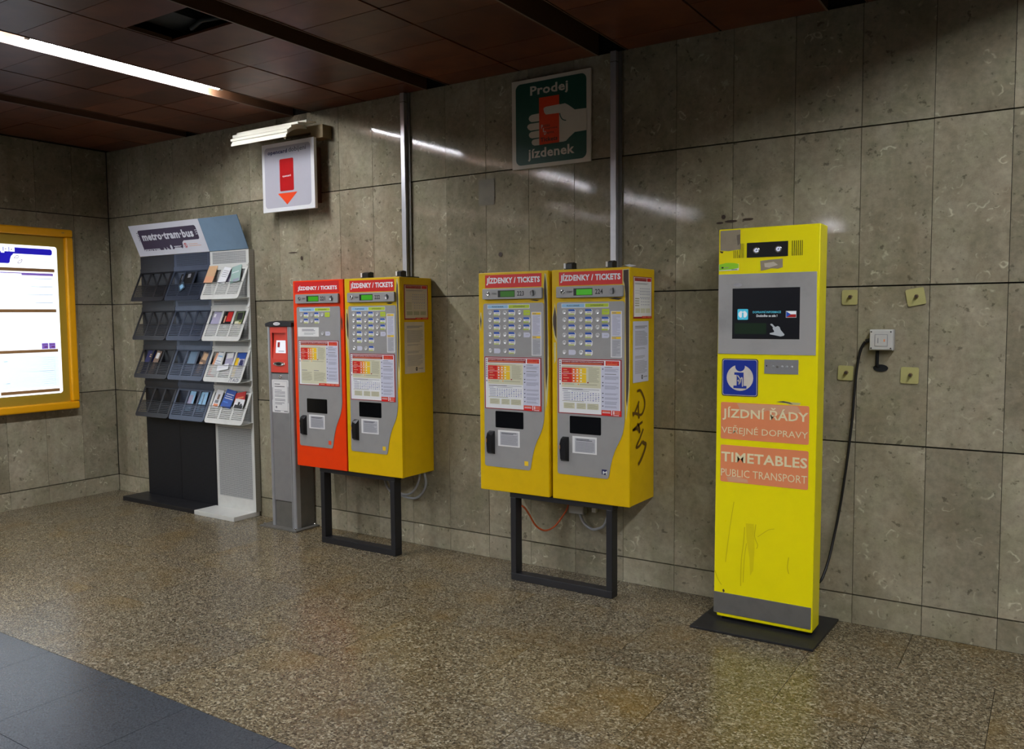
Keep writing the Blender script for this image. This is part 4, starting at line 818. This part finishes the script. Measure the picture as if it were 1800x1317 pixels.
# ------------------------------------------------------------------ leaflet rack
RX, BW, RF = 0.535, 0.4617, -0.055
rk = thing('leaflet_rack', (1.23, -0.13, 0), 'wide leaflet rack with a white and purple header, two dark bays and one light bay', 'rack')
cols3 = (('rack_dark', 'perf_dark'), ('rack_mid', 'perf_mid'), ('rack_light', 'perf_light'))
ROWT = (1.940, 1.616, 1.296, 0.990); ROWB = (1.697, 1.374, 1.054, 0.728)
VD = Vector((0, 0.108, 0.245)).normalized(); ND = Vector((0, -0.245, 0.108)).normalized(); PL = math.hypot(0.108, 0.245)
def pocket_frame(b, r): return FR((RX+b*BW+0.003, -0.168, ROWB[r]), (1, 0, 0), VD, ND)
for b in range(3):
    m, pf = cols3[b]; x0 = RX+b*BW; x1 = x0+BW
    lower = ('rack_dark', 'perf_dark') if b < 2 else (m, pf)
    fr = front(0, RF)
    q = MB(fr); q.box(x0+0.001, x1-0.001, 0.036, 0.70, -0.048, 0.0, lower[0] if b < 2 else m); q.rect(x0+0.03, 0.13 if b == 2 else 0.05, x1-0.03, 0.69, 0.0006, lower[1])
    if b == 2:
        for k in range(2): pass
    part('lower_panel', q, rk)
    q = MB(fr); q.box(x0+0.001, x1-0.001, 0.7005, 2.074, -0.048, 0.0, m)
    for r in range(4):
        zt = (2.066, 1.690, 1.368, 1.048)[r]; q.rect(x0+0.032, ROWT[r]+0.034, x1-0.03, zt, 0.0006, pf); q.rect(x0+0.032, ROWB[r]+0.02, x1-0.03, ROWT[r]-0.01, 0.0006, pf)
    part('back_panel', q, rk)
    for r in range(4):
        g = pocket_frame(b, r); wd = BW-0.008
        part('hinge_rail', MB(fr).box(x0+0.002, x1-0.002, ROWT[r]-0.002, ROWT[r]+0.030, 0.0008, 0.007, m), rk)
        q = MB(g); th = 0.003
        q.prism(rr(0, 0, wd, 0.040, 0.028, 5, '1100'), -th, 0, m)
        dvs = [(0, 0.024), (0.147, 0.169), (0.290, 0.312), (wd-0.024, wd)]
        for a, c in dvs: q.box(a, c, 0.0401, PL-0.004, -th, 0, m)
        for (a0, a1), (c0, c1) in zip(dvs[:-1], dvs[1:]):
            q.box(a1, c0, PL-0.016, PL-0.004, -th, 0, m)
            nrow = 7
            for j in range(nrow): v0 = 0.0401+j*0.0148; q.box(a1, c0, v0+0.0078, v0+0.0145, -th, 0, m)
            for j in range(1, 9):
                u_ = a1+(c0-a1)*j/9.0; q.box(u_-0.0016, u_+0.0016, 0.0401, 0.0401+nrow*0.0148, -th, -0.0006, m)
        part('pocket_front', q, rk)
        q = MB(); y0, z0 = -0.168, ROWB[r]
        q.add([(x0+0.006, -0.160, z0+0.003), (x1-0.006, -0.160, z0+0.003), (x1-0.006, RF-0.001, z0+0.012), (x0+0.006, RF-0.001, z0+0.012), (x0+0.006, -0.160, z0+0.000), (x1-0.006, -0.160, z0+0.000), (x1-0.006, RF-0.001, z0+0.009), (x0+0.006, RF-0.001, z0+0.009)], [(0, 1, 2, 3), (7, 6, 5, 4), (0, 4, 5, 1), (1, 5, 6, 2), (2, 6, 7, 3), (3, 7, 4, 0)], m); part('pocket_floor', q, rk)
        part('retaining_wire', MB(g).tube([(-0.002 if b else -0.01, 0.136, 0.0145), (wd+0.002 if b < 2 else wd+0.012, 0.136, 0.0145)], 0.0016, 'black', 6), rk)
        if b == 2:
            for u_ in (x0+0.012, x1-0.012): part('screw', MB(fr).lathe([(0.0035, 0.007), (0.0035, 0.0085), (0.002, 0.009)], u_, ROWT[r]+0.014, 'steel_dull', 8), rk)
x1 = RX+3*BW
part('side_panel', MB(right(x1)).box(-0.0545, -0.008, 0.036, 2.074, 0.0, 0.002, 'perf_side'), rk)
part('foot', MB().box(0.440, 1.424, -0.245, -0.010, 0.0, 0.0355, 'black_paint'), rk, 0.003, label='dark grey foot plate')
part('foot', MB().box(1.426, 1.906, -0.257, -0.010, 0.0, 0.0355, 'rack_light'), rk, 0.003, label='light grey foot plate')
hf = FR((RX, RF-0.002, 2.078), (1, 0, 0), Vector((0, -0.102, 0.25)).normalized(), Vector((0, -0.25, -0.102)).normalized()); HW, HH = 2*BW, 0.268
part('header_plate', MB(hf).box(HW+0.001, 3*BW+0.002, 0, HH, -0.004, 0.0, 'rack_header'), rk, label='bare blue grey header plate')
q = MB(hf); q.box(0, HW, 0, HH, -0.004, 0.0, 'header_white'); n = 0.0006
U = lambda f: f*HW
V = lambda f: HH*(1-f)
q.poly(rr(U(0.105), V(0.60), U(0.935), V(0.17), 0.02, 4, '0111'), n, 'header_purple'); q.rect(U(0.105), V(0.84), U(0.66), V(0.60), n, 'header_purple'); q.poly([(U(0.66), V(0.60)), (U(0.66), V(0.84)), (U(0.675), V(0.80)), (U(0.685), V(0.66)), (U(0.71), V(0.60))], n, 'header_purple')
q.text('metro·tram·bus', U(0.145), V(0.515), U(0.876), V(0.265), n+0.0006, 'header_white', 1.6)
for a in (0.11, 0.135, 0.16, 0.19, 0.215, 0.25, 0.285, 0.31, 0.33): q.rect(U(a), V(0.86), U(a+0.016), V(0.815-0.01*(int(a*100) % 3)), n+0.0004, 'header_white')
q.rect(U(0.115), V(0.80), U(0.34), V(0.785), n+0.0004, 'header_white')
for a, h in ((0.40, 0.06), (0.412, 0.04), (0.445, 0.07), (0.46, 0.035)): q.rect(U(a), V(0.83), U(a+0.006), V(0.83-h), n+0.0004, 'header_white'); q.rect(U(a-0.004), V(0.84), U(a+0.012), V(0.82), n+0.0004, 'header_white')
q.poly(ell(U(0.51), V(0.775), 0.014, 0.020, 12), n+0.0004, 'header_white')
q.rect(U(0.55), V(0.77), U(0.655), V(0.75), n+0.0004, 'header_white'); q.rect(U(0.55), V(0.85), U(0.655), V(0.81), n+0.0004, 'header_white')
for a in (0.56, 0.58, 0.60, 0.625): q.rect(U(a), V(0.81), U(a+0.008), V(0.77), n+0.0004, 'header_white')
for j in range(6): q.rect(U(0.085), V(0.26+j*0.055), U(0.10-0.006*(j % 2)), V(0.235+j*0.055), n, 'ink'); 
for j in range(3): q.rect(U(0.905), V(0.33+j*0.06), U(0.93), V(0.31+j*0.06), n+0.0004, 'header_white')
q.poly(ell(U(0.715), V(0.755), 0.021, 0.021, 18), n, 'card_red'); q.poly(ell(U(0.715), V(0.755), 0.016, 0.016, 18), n+0.0004, 'header_white'); stroke(q, curve([(U(0.70), V(0.70)), (U(0.72), V(0.74)), (U(0.71), V(0.77)), (U(0.73), V(0.81))]), 0.003, n+0.0007, 'card_red'); q.poly(ell(U(0.715), V(0.72), 0.007, 0.005), n+0.0007, 'card_red'); q.poly(ell(U(0.72), V(0.79), 0.007, 0.005), n+0.0007, 'card_red')
q.rect(U(0.76), V(0.735), U(0.885), V(0.72), n, 'salmon_pale'); q.rect(U(0.76), V(0.79), U(0.925), V(0.775), n, 'salmon_pale')
part('header_sign', q, rk, label='white header sign with a purple field and white lettering')

q = MB(pocket_frame(2, 2)); q.text('TAO', 0.325, 0.006, 0.425, 0.036, 0.0006, 'navy', 0.0); stroke(q, curve([(0.315, 0.004), (0.320, 0.022), (0.328, 0.034), (0.336, 0.030)]), 0.0016, 0.0006, 'navy'); q.poly(ell(0.410, 0.021, 0.004, 0.004, 8), 0.0008, 'navy'); part('pen_scribble', q, rk)
# leaflets standing in the pockets, one by one, and reflections built as sheets
def leaflet(b, r, u, v, w_, h, rot, n, base, extra, label):
    g = pocket_frame(b, r); c, s_ = math.cos(rot), math.sin(rot)
    if n < 0:      # keep the sheet between the pocket floor and the hinge rail
        e = h/2*c+w_/2*abs(s_)
        if e > 0.118: h *= 0.118/e; e = 0.118
        v = max(min(v, 0.252-e), 0.014+e)
    T = lambda a, d: (u+c*a-s_*d, v+s_*a+c*d)
    q = MB(g); q.prism([T(-w_/2, -h/2), T(w_/2, -h/2), T(w_/2, h/2), T(-w_/2, h/2)], n-0.0022, n, base)
    for (a0, d0, a1, d1, m) in extra: q.poly([T(a0*w_, d0*h), T(a1*w_, d0*h), T(a1*w_, d1*h), T(a0*w_, d1*h)], n+0.0006, m)
    return tag(part('leaflet', q), label, 'leaflet', 'leaflets in the rack')
RB = 'in the light bay'
leaflet(2, 0, 0.048, 0.212, 0.105, 0.150, -0.02, 0.010, 'leaf_tan', [(-0.5, -0.5, 0.5, -0.12, 'salmon_pale')], 'tan leaflet leaning out of the top row of the light bay')
leaflet(2, 0, 0.222, 0.198, 0.086, 0.135, -0.16, 0.0095, 'white', [(-0.4, -0.1, 0.35, -0.07, 'ink_grey'), (-0.4, 0.02, 0.35, 0.05, 'ink_grey'), (-0.4, 0.14, 0.35, 0.17, 'ink_grey'), (-0.4, 0.26, 0.35, 0.29, 'ink_grey')], 'white printed leaflet in the middle of the light bay top row')
leaflet(2, 0, 0.205, 0.230, 0.100, 0.100, 0.05, -0.018, 'leaf_lilac', [], 'grey leaflet behind the white one, light bay top row')
leaflet(2, 0, 0.352, 0.205, 0.105, 0.145, 0.24, 0.0095, 'leaf_teal', [(-0.4, 0.1, 0.3, 0.14, 'white'), (-0.2, -0.45, 0.4, -0.3, 'ink_lav')], 'pale green leaflet tilted at the right of the light bay top row')
leaflet(2, 1, 0.086, 0.180, 0.100, 0.190, -0.06, -0.008, 'leaf_lilac', [(-0.4, 0.25, -0.15, 0.4, 'white'), (-0.35, -0.1, 0.3, -0.06, 'paper_lav')], 'lilac grey leaflet in the second row of the light bay')
leaflet(2, 1, 0.228, 0.190, 0.100, 0.190, 0.0, -0.008, 'black', [(-0.15, 0.05, 0.45, 0.48, 'leaf_red'), (-0.3, -0.2, 0.1, -0.12, 'white'), (-0.05, -0.33, 0.35, -0.25, 'ink_grey'), (-0.4, 0.0, -0.25, 0.3, 'salmon_pale')], 'black leaflet with a red block in the second row')
leaflet(2, 1, 0.362, 0.185, 0.090, 0.200, 0.06, -0.008, 'leaf_green', [(-0.3, 0.15, 0.4, 0.45, 'ink'), (-0.4, -0.1, 0.1, 0.1, 'paper_cream'), (0.1, -0.2, 0.4, 0.05, 'worn_pale'), (-0.3, -0.4, 0.2, -0.2, 'ink')], 'green and cream patterned leaflet at the right of the second row')
leaflet(2, 2, 0.070, 0.175, 0.075, 0.200, -0.12, -0.014, 'salmon_pale', [(-0.5, -0.5, 0.5, -0.2, 'leaf_red')], 'pink leaflet showing behind the white sheet, third row of the light bay')
leaflet(2, 2, 0.112, 0.190, 0.085, 0.190, -0.10, -0.007, 'white', [(-0.4, 0.30, 0.4, 0.36, 'blue_pale'), (-0.4, 0.1, 0.3, 0.13, 'ink_lav'), (-0.4, 0.0, 0.3, 0.03, 'ink_lav'), (-0.4, -0.1, 0.3, -0.07, 'ink_lav'), (-0.4, -0.2, 0.3, -0.17, 'ink_lav')], 'white printed sheet at the left of the third row, light bay')
leaflet(2, 2, 0.235, 0.195, 0.090, 0.180, 0.14, -0.008, 'leaf_lilac', [(-0.4, -0.1, 0.4, -0.06, 'ink_grey'), (-0.4, 0.25, 0.4, 0.5, 'paper')], 'grey leaflet in the middle of the third row, light bay')
leaflet(2, 2, 0.205, 0.120, 0.130, 0.048, 0.16, 0.010, 'white', [(-0.4, 0.0, 0.4, 0.1, 'paper_lav')], 'folded white sheet hanging over the front of the third row')
leaflet(2, 2, 0.362, 0.185, 0.105, 0.200, 0.05, -0.008, 'leaf_lilac', [(-0.5, -0.5, -0.15, 0.3, 'yellow'), (-0.4, 0.25, 0.5, 0.5, 'blue'), (0.0, -0.2, 0.4, 0.2, 'navy'), (-0.1, 0.1, 0.0, 0.25, 'white'), (0.3, 0.1, 0.42, 0.22, 'white')], 'blue and yellow leaflet at the right of the third row')
leaflet(2, 3, 0.086, 0.200, 0.085, 0.145, -0.06, 0.0060, 'white', [(-0.1, -0.05, 0.2, 0.25, 'leaf_brown'), (-0.25, -0.25, 0.25, -0.08, 'ink_grey'), (-0.3, -0.45, 0.35, -0.3, 'salmon')], 'white leaflet with a small brown figure, bottom row')
leaflet(2, 3, 0.218, 0.205, 0.122, 0.145, -0.14, 0.0095, 'blue', [(-0.35, 0.22, 0.4, 0.26, 'white'), (-0.35, 0.10, 0.3, 0.13, 'white'), (-0.4, -0.25, 0.1, -0.18, 'blue_soft'), (-0.4, -0.02, 0.45, 0.02, 'white')], 'blue leaflet with white stripes, bottom row')
leaflet(2, 3, 0.345, 0.218, 0.112, 0.095, 0.20, 0.0055, 'leaf_red', [(-0.25, -0.05, 0.35, 0.08, 'salmon')], 'red leaflet rising behind the black and white one, bottom row')
leaflet(2, 3, 0.358, 0.168, 0.112, 0.080, -0.05, 0.0100, 'white', [(-0.4, -0.45, 0.45, -0.1, 'ink'), (-0.1, -0.1, 0.1, 0.2, 'ink'), (0.15, -0.1, 0.35, 0.05, 'ink')], 'white leaflet with black shapes, bottom row at the right')
leaflet(1, 2, 0.378, 0.190, 0.085, 0.220, -0.16, -0.006, 'leaf_brown', [(-0.3, 0.2, 0.35, 0.45, 'leaf_tan'), (-0.4, -0.3, 0.1, 0.1, 'leaf_tan')], 'brown leaflet in the third row of the middle bay')
leaflet(1, 2, 0.230, 0.175, 0.100, 0.170, 0.0, -0.010, 'rack_header', [(-0.5, -0.5, 0.3, -0.2, 'ink_lav')], 'dim blue grey leaflet in the third row of the middle bay')
leaflet(1, 0, 0.190, 0.115, 0.060, 0.070, 0.70, 0.009, 'rack_header', [(-0.3, -0.3, 0.3, 0.3, 'blue_pale')], 'small blue card caught on the front of the middle bay top row')
leaflet(1, 0, 0.205, 0.190, 0.180, 0.170, 0.10, -0.008, 'rubber', [(-0.4, 0.2, -0.2, 0.4, 'ink_grey'), (0.0, 0.25, 0.2, 0.45, 'ink_grey')], 'dark crumpled sheet in the top row of the middle bay')
leaflet(1, 3, 0.190, 0.180, 0.100, 0.170, 0.0, -0.009, 'blue_pale', [(-0.3, -0.2, 0.3, 0.3, 'leaf_lilac')], 'pale blue painted reflection in the bottom row of the middle bay, the left one')  # pale blue reflection in the pocket, put in as a coloured sheet
leaflet(1, 3, 0.352, 0.185, 0.090, 0.170, 0.04, -0.009, 'blue_pale', [(-0.1, -0.4, 0.1, 0.4, 'rack_header')], 'pale blue painted reflection in the bottom row of the middle bay, the right one')  # second reflection, its pale blue painted on a sheet too
leaflet(0, 2, 0.120, 0.165, 0.105, 0.230, -0.05, -0.008, 'navy', [(-0.1, 0.25, 0.35, 0.29, 'leaf_tan'), (-0.1, 0.33, 0.35, 0.36, 'leaf_tan')], 'navy leaflet in the third row of the dark left bay')
leaflet(0, 2, 0.222, 0.190, 0.070, 0.230, -0.10, -0.006, 'leaf_brown', [(-0.3, 0.2, 0.3, 0.42, 'paper'), (-0.3, -0.2, 0.2, 0.05, 'leaf_tan')], 'brown and white leaflet beside the navy one in the left bay')

# ------------------------------------------------------------------ backlit timetable case on the left wall
t = thing('timetable_case', (0.04, -0.98, 0.785), 'backlit timetable case with a thick amber frame at the left picture edge', 'display case')
fr = right(0, 0); L0, L1, B0, B1 = -1.585, -0.378, 0.787, 2.306; fwid = 0.064
q = MB(fr); q.box(L0+0.01, L1-0.01, B0+0.01, B1-0.01, 0.007, 0.045, 'panel_olive'); part('housing', q, t)
for nm, (a, b, c, d) in (('frame_bar', (L0, L1, B1-fwid, B1)), ('frame_bar', (L0, L1, B0, B0+fwid)), ('frame_bar', (L0, L0+fwid, B0+fwid+0.0005, B1-fwid-0.0005)), ('frame_bar', (L1-fwid, L1, B0+fwid+0.0005, B1-fwid-0.0005))):
    part(nm, MB(fr).box(a, b, c, d, 0.008, 0.085, 'frame_amber'), t, 0.018, seg=4)
q = MB(fr); q.rect(-0.475, B1-0.034, -0.452, B1-0.028, 0.0856, 'bar_brown'); part('lock_slot', q, t)
P0, P1, Q0, Q1 = -1.455, -0.505, 0.930, 2.156; n = 0.050
q = MB(fr); q.prism(rr(P0, Q0, P1, Q1, 0.022, 5), 0.0455, n, 'lit_white')
q.poly(rr(-0.86, 2.083, -0.545, 2.133, 0.018, 4, '0110'), n+0.0005, 'lit_blue'); q.rect(P0+0.03, 2.072, -0.86, 2.133, n+0.0005, 'lit_blue'); q.poly(rr(P0+0.03, 2.003, -0.885, 2.083, 0.018, 4, '0100'), n+0.0007, 'lit_blue'); q.poly([(-0.886, 2.083), (-0.885, 2.03), (-0.875, 2.06), (-0.855, 2.083)], n+0.0007, 'lit_blue')
for a in (-0.975, -0.93, -0.885): q.rect(a, 2.098, a+0.040, 2.132, n+0.0009, 'lit_white'); q.rect(a+0.010, 2.113, a+0.022, 2.119, n+0.0012, 'lit_dark')
for a in (-0.985, -0.95): q.rect(a, 2.086, a+0.026, 2.100, n+0.0009, 'lit_white')
stroke(q, curve([(-0.852, 2.048), (-0.835, 2.066), (-0.815, 2.066), (-0.818, 2.053), (-0.835, 2.047), (-0.852, 2.048)]), 0.0018, n+0.0006, 'lit_dark'); stroke(q, curve([(-0.826, 2.010), (-0.815, 2.026), (-0.800, 2.034), (-0.788, 2.038), (-0.798, 2.018), (-0.812, 2.008), (-0.826, 2.010)]), 0.0018, n+0.0006, 'lit_dark')
stroke(q, curve([(-0.80, 2.068), (-0.792, 2.058), (-0.788, 2.048)]), 0.001, n+0.0006, 'lit_ink'); stroke(q, curve([(-0.85, 2.035), (-0.846, 2.022), (-0.838, 2.012)]), 0.001, n+0.0006, 'lit_ink')
q.rect(-0.655, 2.047, -0.60, 2.055, n+0.0006, 'lit_pale'); q.rect(-0.665, 2.022, -0.55, 2.031, n+0.0006, 'lit_pale')
for z0, z1, kind in ((1.645, 1.935, 0), (1.315, 1.600, 1), (0.985, 1.268, 2)):
    q.rect(-0.72, z0+0.005, -0.525, z1-0.02, n+0.0004, 'lit_white')
    if kind == 0:
        q.rect(-1.02, 1.925, -0.545, 1.932, n+0.0006, 'lit_mauve'); q.rect(-0.80, 1.912, -0.545, 1.925, n+0.0006, 'lit_mauve')
        for j in range(14): q.rect(-0.70-0.03*(j % 3), z1-0.05-j*0.0165, -0.552, z1-0.0455-j*0.0165, n+0.0008, 'lit_pale' if j % 4 else 'lit_ink')
    if kind == 1:
        for j in range(6): q.rect(-0.64, z1-0.03-j*0.03, -0.552, z1-0.026-j*0.03, n+0.0008, 'lit_pale')
        for a in (-0.665, -0.605): q.rect(a, 1.306, a+0.054, 1.355, n+0.0008, 'lit_mauve'); q.rect(a+0.02, 1.318, a+0.048, 1.326, n+0.0011, 'lit_dark'); q.rect(a+0.005, 1.34, a+0.05, 1.343, n+0.0011, 'lit_dark')
    if kind == 2:
        q.rect(-1.0, 0.99, -0.53, 1.255, n+0.0006, 'lit_pale')
        for j in range(13): q.rect(-0.665, 1.232-j*0.018, -0.572, 1.2335-j*0.018, n+0.0009, 'lit_ink')
        q.rect(-0.566, 1.0, -0.564, 1.238, n+0.0009, 'lit_ink'); q.rect(-0.76, 1.122, -0.57, 1.124, n+0.0009, 'lit_ink'); q.rect(-0.97, 1.213, -0.94, 1.218, n+0.0009, 'lit_ink'); q.rect(-0.96, 1.035, -0.93, 1.039, n+0.0009, 'lit_ink')
part('timetable_sheet', q, t, label='glowing white timetable sheet with a blue heading')
for z0, z1, a in ((1.944, 1.970, -1.42), (1.610, 1.636, -1.42), (1.279, 1.303, -1.42), (0.946, 0.971, -1.005)): part('sheet_rail', MB(fr).box(a, -0.535, z0, z1, n+0.0012, n+0.008, 'bar_brown'), t)
